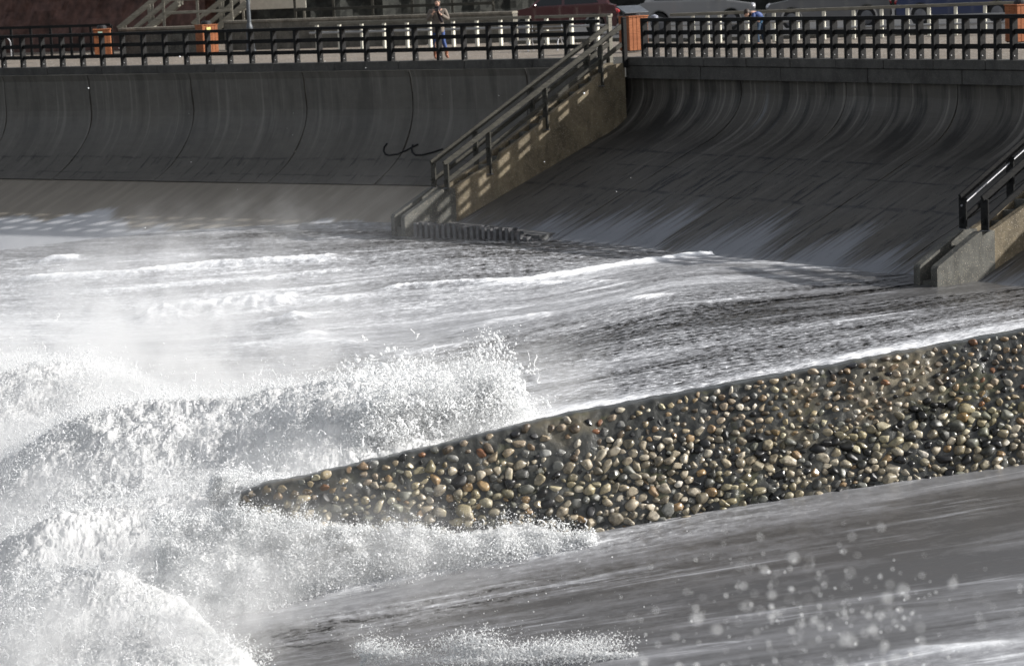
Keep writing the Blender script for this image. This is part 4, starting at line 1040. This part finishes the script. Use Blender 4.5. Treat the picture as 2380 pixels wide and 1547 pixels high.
def build_groyne():
    root = empty('groyne', W3(G_L, -6.5), 'sloping groyne wall of mortar studded with wet rounded cobbles, running down into the breaking wave', 'groyne')
    nl, nh = 420, 70
    l = np.linspace(0, GLEN, nl); h = np.linspace(0, 1, nh)
    Lg, Hg = np.meshgrid(l, h, indexing='ij')
    P = groyne_pt(Lg, Hg)
    bump = .05 * fbm(Lg * 1.5, Hg * 4, 4, 201) + .035 * fbm(Lg * 6, Hg * 12, 3, 207)
    P[..., 0] += GN[0] * bump; P[..., 1] += GN[1] * bump; P[..., 2] += bump * .5
    # crest and back
    back = []
    for k, (dn, dz) in enumerate(((-.18, .02), (-.40, .0), (-.52, -.10), (-.60, -1.2), (-.75, -3.0))):
        q = P[:, -1, :].copy(); q[:, 0] += GN[0] * dn; q[:, 1] += GN[1] * dn; q[:, 2] += dz + .03 * fbm(l * 3, l * 0 + k, 3, 220) * (k < 3); back.append(q)
    Q = np.concatenate([P] + [b[:, None, :] for b in back], 1)
    n2 = Q.shape[1]
    V = Q.reshape(-1, 3); Fq = grid_faces(nl, n2)
    # close the sea end
    o = mesh_np('mortar_face', V, Fq[:, ::-1], m_matrix()); child(o, root)
    e = Q[0]; cen = e.mean(0) + np.array([-GD[0], -GD[1], 0]) * .35
    Vn = np.concatenate([e, cen[None]]); Fn = np.array([[i, (i + 1) % n2, n2] for i in range(n2)])
    child(mesh_np('sea_end', Vn, Fn, m_matrix()), root)
    # cobbles: dart throwing over the face, larger and closer low down
    protos = []
    Vi, Fi = ico(3)
    for k in range(14):
        a = 100 + k * 13
        d = 1 + .30 * fbm(Vi[:, 0] * .9 + a, Vi[:, 1] * .9 + Vi[:, 2] * .7, 3, 300 + k) + .12 * fbm(Vi[:, 2] * 1.8 + a, Vi[:, 0] * 1.8 - Vi[:, 1], 2, 330 + k)
        v = Vi * d[:, None]
        # flatten against a few random planes: worn, faceted beach stones
        for _ in range(7):
            pn = RNG.normal(size=3); pn /= np.linalg.norm(pn); lim = RNG.uniform(.52, .88); q = v @ pn
            v = v - np.maximum(q - lim, 0)[:, None] * pn * .85
        protos.append(v)
    pts = []; cell = {}
    def ok(x, z, r):
        i, j = int(x / .3), int(z / .3)
        for a in (i - 1, i, i + 1):
            for b in (j - 1, j, j + 1):
                for (X, Z, R) in cell.get((a, b), ()):
                    if (X - x) ** 2 + ((Z - z) * 1.2) ** 2 < ((R + r) * .82) ** 2: return False
        return True
    rr = random.Random(5)
    for it in range(42000):
        l_ = rr.uniform(.05, GLEN); x = G_L[0] + GD[0] * l_
        zt = float(g_top(x)); zb = min(-6.6 + .15 * l_, zt - .6); hh = rr.uniform(0, 1); z = zb + (zt - zb) * hh
        # depth below the crest decides the zone: the upper, younger zone carries small sparse stones
        up_w = np.interp(x, [-5, -1.5, 1.2, 4, 8, 11], [.18, .28, .45, .72, .95, 1.0]); dz = zt - z
        wav = .10 * sin(l_ * 1.7) + .07 * sin(l_ * 4.1 + 1)
        if dz < up_w + wav:
            if rr.random() > np.interp(x, [-3, 1, 2.2, 4], [.5, .3, .6, 1.0]): continue
            r = rr.uniform(.036, .062) * (1.0 if x > 1.5 else 1.3); gap = .012
            if it > 15000: continue
        else:
            r = min(.105, max(.054, rr.lognormvariate(log(.074), .19))) * np.interp(x, [-4, 0, 8], [1.2, 1.08, .98])
            if it > 27000: r = rr.uniform(.032, .050)
            gap = 0
            if vnoise(np.array([l_ * .55]), np.array([z * 1.3]), seed=77)[0] > .42 and rr.random() < .75: continue
        if not ok(l_, z, r + gap): continue
        cell.setdefault((int(l_ / .3), int(z / .3)), []).append((l_, z, r + gap)); pts.append((l_, hh, r, dz < up_w + wav, x))
    pal_lo = [((.31, .265, .195), .22), ((.40, .355, .28), .15), ((.20, .175, .13), .18), ((.014, .014, .015), .20), ((.07, .07, .066), .09), ((.16, .16, .145), .08), ((.55, .51, .45), .03), ((.26, .175, .095), .05)]
    pal_up = [((.32, .26, .19), .27), ((.22, .155, .095), .16), ((.42, .38, .31), .16), ((.11, .085, .06), .18), ((.02, .02, .022), .12), ((.20, .20, .19), .09), ((.20, .095, .05), .02)]
    Vs = []; Fs = []; Cs = []; Rs = []; base = 0
    for (l_, hh, r, upz, x) in pts:
        p = groyne_pt(np.array(l_), np.array(hh)); v = protos[rr.randrange(14)]
        # local frame: along, outward, up the face
        o_ = np.array([GN[0] * .85, GN[1] * .85, .5]); o_ /= np.linalg.norm(o_); a_ = np.array([GD[0], GD[1], .12]); a_ /= np.linalg.norm(a_); u_ = np.cross(o_, a_)
        if u_[2] < 0: u_ = -u_
        th = rr.gauss(0, .5); a2 = a_ * cos(th) + u_ * sin(th); u2 = -a_ * sin(th) + u_ * cos(th)
        el = rr.uniform(1.0, 1.45)
        R_ = Matrix.Rotation(rr.uniform(0, 6.28), 3, Vector((rr.gauss(0, 1), rr.gauss(0, 1), rr.gauss(0, 1))).normalized())
        w = v @ np.array(R_).T
        w = w[:, :1] * a2 * r * el + w[:, 1:2] * o_ * r * rr.uniform(.8, 1.0) + w[:, 2:3] * u2 * r * rr.uniform(.8, 1.0)
        Vs.append(w + p + o_ * r * rr.uniform(-.38, .22)); Fs.append(Fi + base); base += len(v)
        pal = pal_up if upz else pal_lo; q = rr.random(); acc = 0
        for c, w_ in pal:
            acc += w_
            if q < acc: break
        k = rr.uniform(.75, 1.2)
        Cs.append(np.tile(np.array([c[0] * k, c[1] * k, c[2] * k, 1]), (len(v), 1))); Rs.append(np.full(len(v), rr.random()))
    o = mesh_np('cobbles', np.concatenate(Vs), np.concatenate(Fs), m_cobble(), None, None, {'rnd': np.concatenate(Rs)}, {'stone': np.concatenate(Cs)})
    child(o, root); print('cobbles', len(pts))
build_groyne()

# ------------------------------------------------------------------ breaking wave
FOAM_EDGE = [(1340,1280),(1260,1294),(1180,1309),(1050,1330),(900,1356),(760,1386),(650,1412),(560,1430),(470,1454),(520,1490),(560,1520),(600,1560),(500,1640),(-500,1800),(-500,840),(-100,850),(60,845),(250,885),(420,950),(560,985),(700,1000),(860,975),(960,960),(1120,955),(1240,968),(1262,990),(1262,1120)]
FE = np.array([at(u, v)[:2] for u, v in FOAM_EDGE])
def poly_sd(x, y, P):
    inside = np.zeros(x.shape, bool); best = np.full(x.shape, 1e9)
    for a, b in zip(P, np.roll(P, -1, 0)):
        c = ((a[1] > y) != (b[1] > y)) & (x < (b[0] - a[0]) * (y - a[1]) / (b[1] - a[1] + 1e-12) + a[0]); inside ^= c
        d = b - a; k = np.clip(((x - a[0]) * d[0] + (y - a[1]) * d[1]) / (d @ d + 1e-12), 0, 1)
        best = np.minimum(best, np.hypot(x - a[0] - k * d[0], y - a[1] - k * d[1]))
    return np.where(inside, best, -best)
# swellings of the broken wave: plan position, radius along x and y, height
MOUNDS = [(at_z(210, 1120, -5.4)[:2], 2.2, 2.6, .95), (at_z(60, 930, -5.3)[:2], 3.0, 3.0, .75), (at_z(560, 1110, -5.4)[:2], 2.4, 2.2, .55), (at_z(800, 1080, -5.3)[:2], 2.0, 2.0, .45),
          (at_z(110, 1330, -5.7)[:2], 1.2, 1.2, .75), (at_z(420, 1280, -5.7)[:2], 1.6, 1.3, .45), (at_z(880, 1270, -5.5)[:2], 1.3, .9, .42), (at_z(700, 1310, -5.6)[:2], 1.1, .9, .35), (at_z(250, 1440, -5.9)[:2], 1.6, 1.0, .5), (at_z(1060, 1000, -4.9)[:2], 1.4, 1.0, .5), (at_z(900, 1070, -5.0)[:2], 1.6, 1.5, .5), (at_z(760, 1120, -5.1)[:2], 1.2, 1.2, .4)]
def foam_height(X, Y):
    sd_ = poly_sd(X, Y, FE)
    wob = .28 * fbm(X * .9, Y * .9, 4, 410) + .12 * fbm(X * 4, Y * 4, 3, 420)
    d = sd_ + wob
    e = np.clip(d, 0, None)
    h = .10 + .40 * (1 - np.exp(-e / .8))
    for c, rx, ry, H in MOUNDS:
        h = h + H * np.exp(-(((X - c[0]) / rx) ** 2 + ((Y - c[1]) / ry) ** 2)) * (1 - np.exp(-e / (.6 if rx > .95 and H < .9 and c[1] > 35.9 or H > 1 else .22)))
    return h * sstep(-.05, .25, d), d
def foam_base(X, Y):
    h, d = foam_height(X, Y)
    b1 = billow(X * .75, Y * .75, 3, 430); b2 = billow(X * 2.0, Y * 2.0, 4, 440, .6); b3 = fbm(X * 7, Y * 7, 4, 450, .6)
    amp = np.clip(h, 0, 1.6) + .12
    z = h + amp * (.13 * b1 + .03 * (b2 - .3)) + amp * .05 * b3
    return z, d, b1, b2, b3
def m_foam(name='sea_foam', thin=False):
    t = NT(name); c0 = t.coord(); a = t.noise(c0, 1.1, 4, .6); b = t.noise(c0, 6, 6, .7); c_ = t.noise(c0, 26, 4, .7)
    dens = t.attr('dens')
    f = t.math('ADD', t.math('ADD', dens, t.math('MULTIPLY', t.math('SUBTRACT', a, .5), .8)), t.math('ADD', t.math('MULTIPLY', t.math('SUBTRACT', b, .5), .9), t.math('MULTIPLY', t.math('SUBTRACT', c_, .5), .7)))
    col = t.ramp(f, [(.0, (.50, .52, .53)), (.35, (.70, .715, .72)), (.7, (.88, .885, .885)), (1, (.94, .94, .94))])
    t.set(color=col, rough=.55, spec=.3, normal=t.bump(t.math('ADD', b, t.math('MULTIPLY', c_, .5)), .3, .06))
    tr = t.n('ShaderNodeBsdfTranslucent'); t.l(col, tr.inputs[0])
    mx = t.n('ShaderNodeMixShader'); mx.inputs[0].default_value = .5
    t.l(t.b.outputs[0], mx.inputs[1]); t.l(tr.outputs[0], mx.inputs[2]); t.l(mx.outputs[0], t.out.inputs[0])
    return t.m
M_foam = m_foam()
def build_foam():
    nr, nc = 900, 900
    yy = np.exp(np.linspace(log(26.5), log(66.0), nr)); kk = np.linspace(-.31, .05, nc)
    Y = np.repeat(yy[:, None], nc, 1).ravel(); X = (kk[None] * yy[:, None]).ravel()
    z, d, b1, b2, b3 = foam_base(X, Y)
    fine = fbm(X * 22, Y * 12, 4, 460, .65)
    amp = np.clip(z, .05, 1.0)
    z2 = z + .03 * fine * (.4 + amp)
    # crumple sideways so the clumps overhang a little
    q1 = fbm(X * 2.6, Y * 2.6, 4, 470, .6); q2 = fbm(X * 2.6 + 40, Y * 2.6, 4, 480, .6)
    V = np.stack([X + .07 * amp * q1, Y + .07 * amp * q2 - .05 * amp * b2, beach_z(X, Y) + z2], -1)
    dens = .35 + .45 * (b2 - .2) + .35 * b3 + .12 * np.clip(d, 0, 2)
    V, Fq, dens, d2 = drop(V, grid_faces(nr, nc), d > -.02, dens, d)
    o = mesh_np('breaking_wave', V, Fq, M_foam, attrs={'dens': dens})
    # froth climbing the groyne face: a curling skirt from the edge on the ground up to a ragged lip
    nl2, nw = 620, 150
    xs = np.linspace(-5.2, 1.05, nl2); fr = FE[:9]; fr = fr[np.argsort(fr[:, 0])]
    ye = np.interp(xs, fr[:, 0], fr[:, 1]) - .02 + .10 * fbm(xs * 2.2, xs * 0, 4, 700)
    lipv = np.interp(xs, [-5.2, -4.2, -3.4, -2.3, -1.7, -1.1, .1, .95, 1.05], [1215, 1205, 1218, 1238, 1236, 1246, 1252, 1272, 1276])
    yl = G_L[1] + (xs - G_L[0]) * GD[1] / GD[0] + np.interp(xs, [-5.2, -4, -1, 1], [.3, -.12, -.28, -.42])
    uu, _ = proj(np.stack([xs, yl, xs * 0 - 5], -1))
    zl = np.array([at_y(a, b, c)[2] for a, b, c in zip(uu, lipv, yl)]) + .16 * np.abs(fbm(xs * 3, xs * 0 + 3, 4, 710)) * np.interp(xs, [-5, .5, 1], [1, .6, .1])
    zg = beach_z(xs, ye) + .02; zl = np.maximum(zl, zg + .04)
    w = np.linspace(0, 1, nw); Xg = np.repeat(xs[:, None], nw, 1); Wg = np.repeat(w[None], nl2, 0)
    a_ = Wg * pi / 2
    Yg = ye[:, None] + (yl - ye)[:, None] * (1 - np.cos(a_)) ** .8; Zg = zg[:, None] + (zl - zg)[:, None] * np.sin(a_) ** .9
    hh = (zl - zg)[:, None]
    ph = Wg * (hh + .4) * 1.0
    dsp = hh * .55 * (.55 * billow(Xg * 1.3, ph * 2.0, 3, 720) - .1) + .10 * fbm(Xg * 4, ph * 5, 4, 730, .6) * np.minimum(hh * 2, 1) + .03 * fbm(Xg * 17, ph * 19, 3, 740) * np.minimum(hh * 3, 1)
    dsp = dsp * np.sin(np.clip(Wg * 1.05, 0, 1) * pi * .5 + .0) ** .5
    Yg = Yg - dsp * np.cos(a_ * .8); Zg = Zg + dsp * .6 * np.sin(a_)
    Xg = Xg + .06 * fbm(Xg * 3, ph * 4 + 9, 3, 750)
    dn = .6 + .5 * fbm(Xg * 2.5, ph * 3, 4, 760); b_ = len(V)
    V = np.concatenate([V, np.stack([Xg, Yg, Zg], -1).reshape(-1, 3)]); Fq = np.concatenate([Fq, grid_faces(nl2, nw) + b_]); dens = np.concatenate([dens, dn.ravel()])
    global SKIRT
    SKIRT = np.stack([Xg, Yg, Zg], -1)
    o.data.name = 'old'; old = o; o = mesh_np('breaking_wave', V, Fq, M_foam, attrs={'dens': dens}); bpy.data.objects.remove(old)
    tag(o, 'churning white foam of a breaking wave wrapped round the seaward end of the groyne', 'wave', kind='stuff')
build_foam()

# ------------------------------------------------------------------ flying water
OV, OF = ico(1)
O8 = np.array([[1, 0, 0], [-1, 0, 0], [0, 1, 0], [0, -1, 0], [0, 0, 1], [0, 0, -1]], float)
O8F = np.array([[0, 2, 4], [2, 1, 4], [1, 3, 4], [3, 0, 4], [2, 0, 5], [1, 2, 5], [3, 1, 5], [0, 3, 5]])
def m_drop():
    t = NT('water_drops'); t.set(color=(.95, .955, .96), rough=.35, spec=.5)
    t.b.inputs['Subsurface Weight'].default_value = 0.0
    tr = t.n('ShaderNodeBsdfTranslucent'); tr.inputs[0].default_value = (.95, .96, .965, 1)
    mx = t.n('ShaderNodeMixShader'); mx.inputs[0].default_value = .5
    t.l(t.b.outputs[0], mx.inputs[1]); t.l(tr.outputs[0], mx.inputs[2]); t.l(mx.outputs[0], t.out.inputs[0])
    return t.m
M_drop = m_drop()
def drops(C, R, D=None, st=None, big=False):
    """positions, radii, stretch directions and ratios -> vertices, faces"""
    V0, F0 = (OV, OF) if big else (O8, O8F)
    n = len(C); A = RNG.normal(size=(n, 3)) if D is None else D + RNG.normal(size=(n, 3)) * .15
    A /= np.linalg.norm(A, axis=1)[:, None] + 1e-9
    B = np.cross(A, RNG.normal(size=(n, 3))); B /= np.linalg.norm(B, axis=1)[:, None] + 1e-9; Cc = np.cross(A, B)
    st = np.ones(n) if st is None else st
    jit = 1 + .25 * RNG.normal(size=(n, len(V0), 1)) * .6
    L = V0[None] * jit
    P = C[:, None] + R[:, None, None] * (L[:, :, :1] * (A * st[:, None])[:, None] + L[:, :, 1:2] * B[:, None] + L[:, :, 2:] * Cc[:, None])
    Fc = F0[None] + (np.arange(n) * len(V0))[:, None, None]
    return P.reshape(-1, 3), Fc.reshape(-1, 3)
def joinVF(parts):
    Vs = []; Fs = []; b = 0
    for V, F_ in parts: Vs.append(V); Fs.append(F_ + b); b += len(V)
    return np.concatenate(Vs), np.concatenate(Fs)
def strands(paths, radii):
    """thin tubes of torn water, 4 sided"""
    Vs = []; Fs = []; b = 0
    for P, r in zip(paths, radii):
        n = len(P); T = np.gradient(P, axis=0); T /= np.linalg.norm(T, axis=1)[:, None] + 1e-9
        A = np.cross(T, np.array([.2, .9, .1])); A /= np.linalg.norm(A, axis=1)[:, None] + 1e-9; B = np.cross(T, A)
        ring = np.stack([P + (A * cos(k * pi / 2) + B * sin(k * pi / 2)) * r[:, None] for k in range(4)], 1)
        Vs.append(ring.reshape(-1, 3)); i = np.arange(n - 1)[:, None] * 4; k = np.arange(4)[None]; k2 = (k + 1) % 4
        a = (i + k).ravel(); c = (i + k2).ravel()
        Fs.append(np.concatenate([np.stack([a, c, c + 4], -1), np.stack([a, c + 4, a + 4], -1)]) + b); b += n * 4
    return np.concatenate(Vs), np.concatenate(Fs)
def burst(src, vel, spread, n, g=9.8, tmax=.6, rmin=.006, rmax=.03, seed=0, up_bias=1.0):
    """a sheet of droplets thrown from the line src[0]-src[1] at their ballistic places at one instant"""
    rg = np.random.default_rng(seed); k = rg.random(n)
    cl = np.floor(rg.random(n) * 26)                       # jets: clusters that share a direction
    jetk = rg.random(26); jetv = rg.normal(size=(26, 3)) * spread; jt = rg.uniform(.35, 1.0, 26)
    ci = cl.astype(int); k = np.clip(jetk[ci] + rg.normal(size=n) * .06, 0, 1)
    s0 = src[0] + (src[1] - src[0]) * k[:, None]
    v = vel + jetv[ci] + rg.normal(size=(n, 3)) * spread * .38
    t = tmax * jt[ci] * rg.random(n) ** .62
    P = s0 + v * t[:, None]; P[:, 2] -= .5 * g * t * t
    r = rmin * np.exp(rg.random(n) ** 3 * log(rmax / rmin)); D = v.copy(); D[:, 2] -= g * t
    return P, r, D, t, ci
def build_spray():
    parts = []
    # plume beside the groyne
    a = at_z(880, 1075, -4.75); b = at_z(1225, 992, -4.55)
    for n, sp, rm, rM, sd_, vz, tm in ((60000, .70, .0035, .010, 1, 3.6, .60), (14000, .75, .007, .021, 2, 4.2, .60), (700, .75, .018, .042, 3, 4.4, .60)):
        P, r, D, t, ci = burst((a, b), np.array([-.55, -.05, vz]), sp, n, 9.8, tm, rm, rM, sd_)
        keep = (P[:, 2] > -5.0)
        parts.append(drops(P[keep], r[keep], D[keep], np.exp(np.abs(RNG.normal(size=keep.sum())) * .45), n < 8000))
    rg = np.random.default_rng(21); paths = []; rad = []
    for i in range(900):
        k = rg.random(); s0 = a + (b - a) * k; v = np.array([-.55, 0, 4.0]) + rg.normal(size=3) * .7; t0 = rg.random() ** .6 * .56; m = rg.integers(5, 11)
        tt = t0 + np.linspace(0, rg.uniform(.02, .07), m); P = s0 + v * tt[:, None]; P[:, 2] -= 4.9 * tt ** 2
        P += np.cumsum(rg.normal(size=(m, 3)) * .022, 0)
        paths.append(P); rad.append(rg.uniform(.004, .010) * (1 + .6 * rg.normal(size=m)).clip(.3, 2.2))
    parts.append(strands(paths, rad))
    V, Fc = joinVF(parts)
    tag(mesh_np('splash_plume', V, Fc, M_drop), 'tall splash of white drops thrown up behind the groyne crest', 'splash', kind='stuff')

    # low spray over the whole broken wave, thick near its skin
    parts = []; rg = np.random.default_rng(31); n = 950000
    y = np.exp(rg.uniform(log(27), log(62), n)); x = y * rg.uniform(-.25, .04, n)
    z, d, b1, b2, b3 = foam_base(x, y)
    patch = fbm(x * .8, y * .8, 3, 500) + .5 * fbm(x * 3, y * 3, 3, 505)
    keep = (d > -.25) & (rg.random(n) < np.clip(.65 + 1.2 * patch, .35, 1)) ; x, y, z, d, patch = x[keep], y[keep], z[keep], d[keep], patch[keep]; n = len(x)
    lift = rg.exponential(1, n) * (.04 + .20 * np.clip(patch + .15, 0, 1) ** 1.5) * np.clip(.5 + d, .2, 1.2)
    r = .0035 * np.exp(rg.random(n) ** 4 * log(5.0)) * (y / 38) * .82
    C = np.stack([x, y, beach_z(x, y) + z + lift], -1); C += rg.normal(size=(n, 3)) * .05
    parts.append(drops(C, r, None, np.exp(np.abs(rg.normal(size=n)) * .4)))
    q = SKIRT.reshape(-1, 3); k = rg.integers(0, len(q), 90000); n2_ = len(k)
    pt = fbm(q[k, 0] * 2, q[k, 2] * 3, 3, 510); C2 = q[k] + rg.normal(size=(n2_, 3)) * .03; C2[:, 1] -= rg.exponential(1, n2_) * .07 * np.clip(.6 + pt, .1, 2); C2[:, 2] += rg.exponential(1, n2_) * .06 * np.clip(.6 + 2 * pt, .1, 2)
    parts.append(drops(C2, .0032 * np.exp(rg.random(n2_) ** 4 * log(5.0)), None, np.exp(np.abs(rg.normal(size=n2_)) * .5)))
    # torn strands on the skin
    paths = []; rad = []
    idx = rg.choice(n, 3000, replace=False)
    for i in idx:
        m = rg.integers(5, 10); P = C[i] + np.cumsum(rg.normal(size=(m, 3)) * np.array([.03, .03, .03]), 0); P[:, 2] += np.linspace(0, rg.uniform(-.05, .18), m) * rg.random()
        paths.append(P); rad.append((y[i] / 38) * rg.uniform(.003, .008) * np.abs(1 + .5 * rg.normal(size=m)).clip(.3, 2))
    parts.append(strands(paths, rad))
    V, Fc = joinVF(parts)
    tag(mesh_np('wave_spray', V, Fc, M_drop), 'fine spray and torn strands of water over the broken wave', 'spray', kind='stuff')

    # water leaping against the cobbles at the groyne foot and its end
    parts = []
    p0 = at_z(540, 1215, -5.1); p1 = at_z(900, 1260, -5.35); p2 = at_z(1345, 1275, -5.35)
    for (s0, s1, n, vz, tm, sd_) in ((p0, p1, 9000, 2.9, .42, 41), (p1, p2, 12000, 1.9, .34, 42), (at_z(480, 1190, -5.0), at_z(640, 1190, -5.0), 22000, 2.4, .42, 43)):
        P, r, D, t, ci = burst((s0, s1), np.array([.55, .35, vz]), .55, n, 9.8, tm, .004, .016, sd_)
        parts.append(drops(P, r, D, np.exp(np.abs(RNG.normal(size=n)) * .6)))
        rg = np.random.default_rng(sd_); paths = []; rad = []
        for i in range(420):
            k = rg.random(); q = s0 + (s1 - s0) * k; v = np.array([.5, .3, vz * rg.uniform(.5, 1)]) + rg.normal(size=3) * .5; t0 = rg.random() * tm * .8; m = rg.integers(6, 14)
            tt = t0 + np.linspace(0, rg.uniform(.03, .10), m); Pp = q + v * tt[:, None]; Pp[:, 2] -= 4.9 * tt ** 2; Pp += np.cumsum(rg.normal(size=(m, 3)) * .018, 0)
            paths.append(Pp); rad.append(rg.uniform(.003, .008) * np.abs(1 + .6 * rg.normal(size=m)).clip(.3, 2.2))
        parts.append(strands(paths, rad))
    # fringe along the bottom
    s0 = at_z(840, 1545, -5.6); s1 = at_z(1470, 1520, -5.45)
    P, r, D, t, ci = burst((s0, s1), np.array([.5, .15, 1.2]), .85, 22000, 9.8, .30, .003, .011, 51); parts.append(drops(P, r, D, np.exp(np.abs(RNG.normal(size=len(P))) * .5)))
    # loose drops in the air between
    rg = np.random.default_rng(61); n = 1500
    u = rg.uniform(480, 1750, n); v = rg.uniform(1050, 1500, n); dd = rg.uniform(27, 35, n)
    C = np.stack([at_y(a_, b_, c_) for a_, b_, c_ in zip(u, v, dd)]); zb = beach_z(C[:, 0], C[:, 1]); keep = (C[:, 2] > zb + .1) & (rg.random(n) < np.interp(u, [480, 1000, 1700], [1, .6, .1]))
    parts.append(drops(C[keep], .0035 * np.exp(rg.random(keep.sum()) ** 4 * 1.2)))
    V, Fc = joinVF(parts)
    tag(mesh_np('groyne_splash', V, Fc, M_drop), 'jets and beads of water leaping against the cobbles at the groyne foot', 'splash', kind='stuff')

    # drops flying close to the photographer, lower right
    rg = np.random.default_rng(71); n = 330
    u = np.clip(rg.normal(1930, 230, n), 1180, 2370); v = np.clip(rg.normal(1420, 85, n), 1215, 1545); dd = 6.5 + 13 * rg.random(n) ** 1.3
    C = np.stack([at_y(a_, b_, c_) for a_, b_, c_ in zip(u, v, dd)]); r = .0035 * np.exp(rg.random(n) ** 2.5 * 1.15)
    V, Fc = drops(C, r, None, None, True)
    tag(mesh_np('flying_drops', V, Fc, M_drop), 'scatter of loose water drops in the air over the dark backwash, lower right', 'drops', kind='stuff')
    # a few drops in front of the wall
    n = 30; u = rg.uniform(40, 1500, n); v = rg.uniform(60, 640, n); dd = rg.uniform(50, 66, n)
    C = np.stack([at_y(a_, b_, c_) for a_, b_, c_ in zip(u, v, dd)]); V, Fc = drops(C, .0045 * np.exp(rg.random(n) ** 3 * 1.6), None, None, True)
    tag(mesh_np('wall_drops', V, Fc, M_drop), 'few bright drops of water in the air before the left sea wall', 'drops', kind='stuff')
build_spray()

# ------------------------------------------------------------------ spray hanging in the air over the broken wave
def build_mist():
    t = NT('spray_mist'); t.t.nodes.remove(t.b); c0 = t.coord('Object')
    sp = t.n('ShaderNodeSeparateXYZ'); t.l(c0, sp.inputs[0]); x, y, z = sp.outputs
    zs = t.math('ADD', t.math('MULTIPLY', t.math('SUBTRACT', x, 6.9), .14), t.math('MULTIPLY', t.math('SUBTRACT', y, 35.0), .052))
    h = t.math('SUBTRACT', t.math('ADD', z, 4.5), zs)                    # height over the sloping beach
    def blob(cx, cy, rx, ry):
        a = t.math('DIVIDE', t.math('SUBTRACT', x, cx), rx); b = t.math('DIVIDE', t.math('SUBTRACT', y, cy), ry)
        return t.math('EXPONENT', t.math('MULTIPLY', t.math('ADD', t.math('MULTIPLY', a, a), t.math('MULTIPLY', b, b)), -1.0))
    m = t.math('ADD', t.math('ADD', blob(-9.5, 43, 4.5, 8.0), t.math('MULTIPLY', blob(-3.6, 41.5, 2.3, 3.0), .8)), t.math('MULTIPLY', blob(-5.2, 35, 2.6, 2.4), .6))
    m = t.math('ADD', m, t.math('MULTIPLY', blob(-9.5, 54, 4.0, 6.0), .38))
    m = t.math('ADD', m, t.math('MULTIPLY', blob(-.7, 43.0, 1.5, 1.6), .55))
    m = t.math('ADD', m, t.math('MULTIPLY', blob(-12.5, 66, 6.0, 8.0), .10))
    n1 = t.noise(c0, .55, 3, .55); n2 = t.noise(c0, 1.9, 3, .65)
    puff = t.rng(t.math('ADD', n1, t.math('MULTIPLY', t.math('SUBTRACT', n2, .5), .9)), .45, .72)
    low = t.math('MULTIPLY', t.math('MULTIPLY', puff, 2.4), t.rng(h, .25, 1.9, 1, 0))
    veil = t.math('MULTIPLY', t.rng(h, .3, 2.7, 1, 0), t.math('ADD', .035, t.math('MULTIPLY', n1, .07)))
    d = t.math('MULTIPLY', m, t.math('ADD', low, veil))
    v = t.n('ShaderNodeVolumePrincipled'); v.inputs['Color'].default_value = (.97, .975, .98, 1); v.inputs['Anisotropy'].default_value = .2
    t.l(d, v.inputs['Density']); t.l(v.outputs[0], t.out.inputs['Volume'])
    mb = MB(); mb.box((-9.4, 52, -4.4), (22.2, 44, 4.8))
    o = mb.build('sea_mist', t.m); t.m.cycles.volume_step_rate = .14 if hasattr(t.m.cycles, 'volume_step_rate') else 1
    tag(o, 'pale veil of spray drifting over the breaking wave', 'mist', kind='stuff')
build_mist()
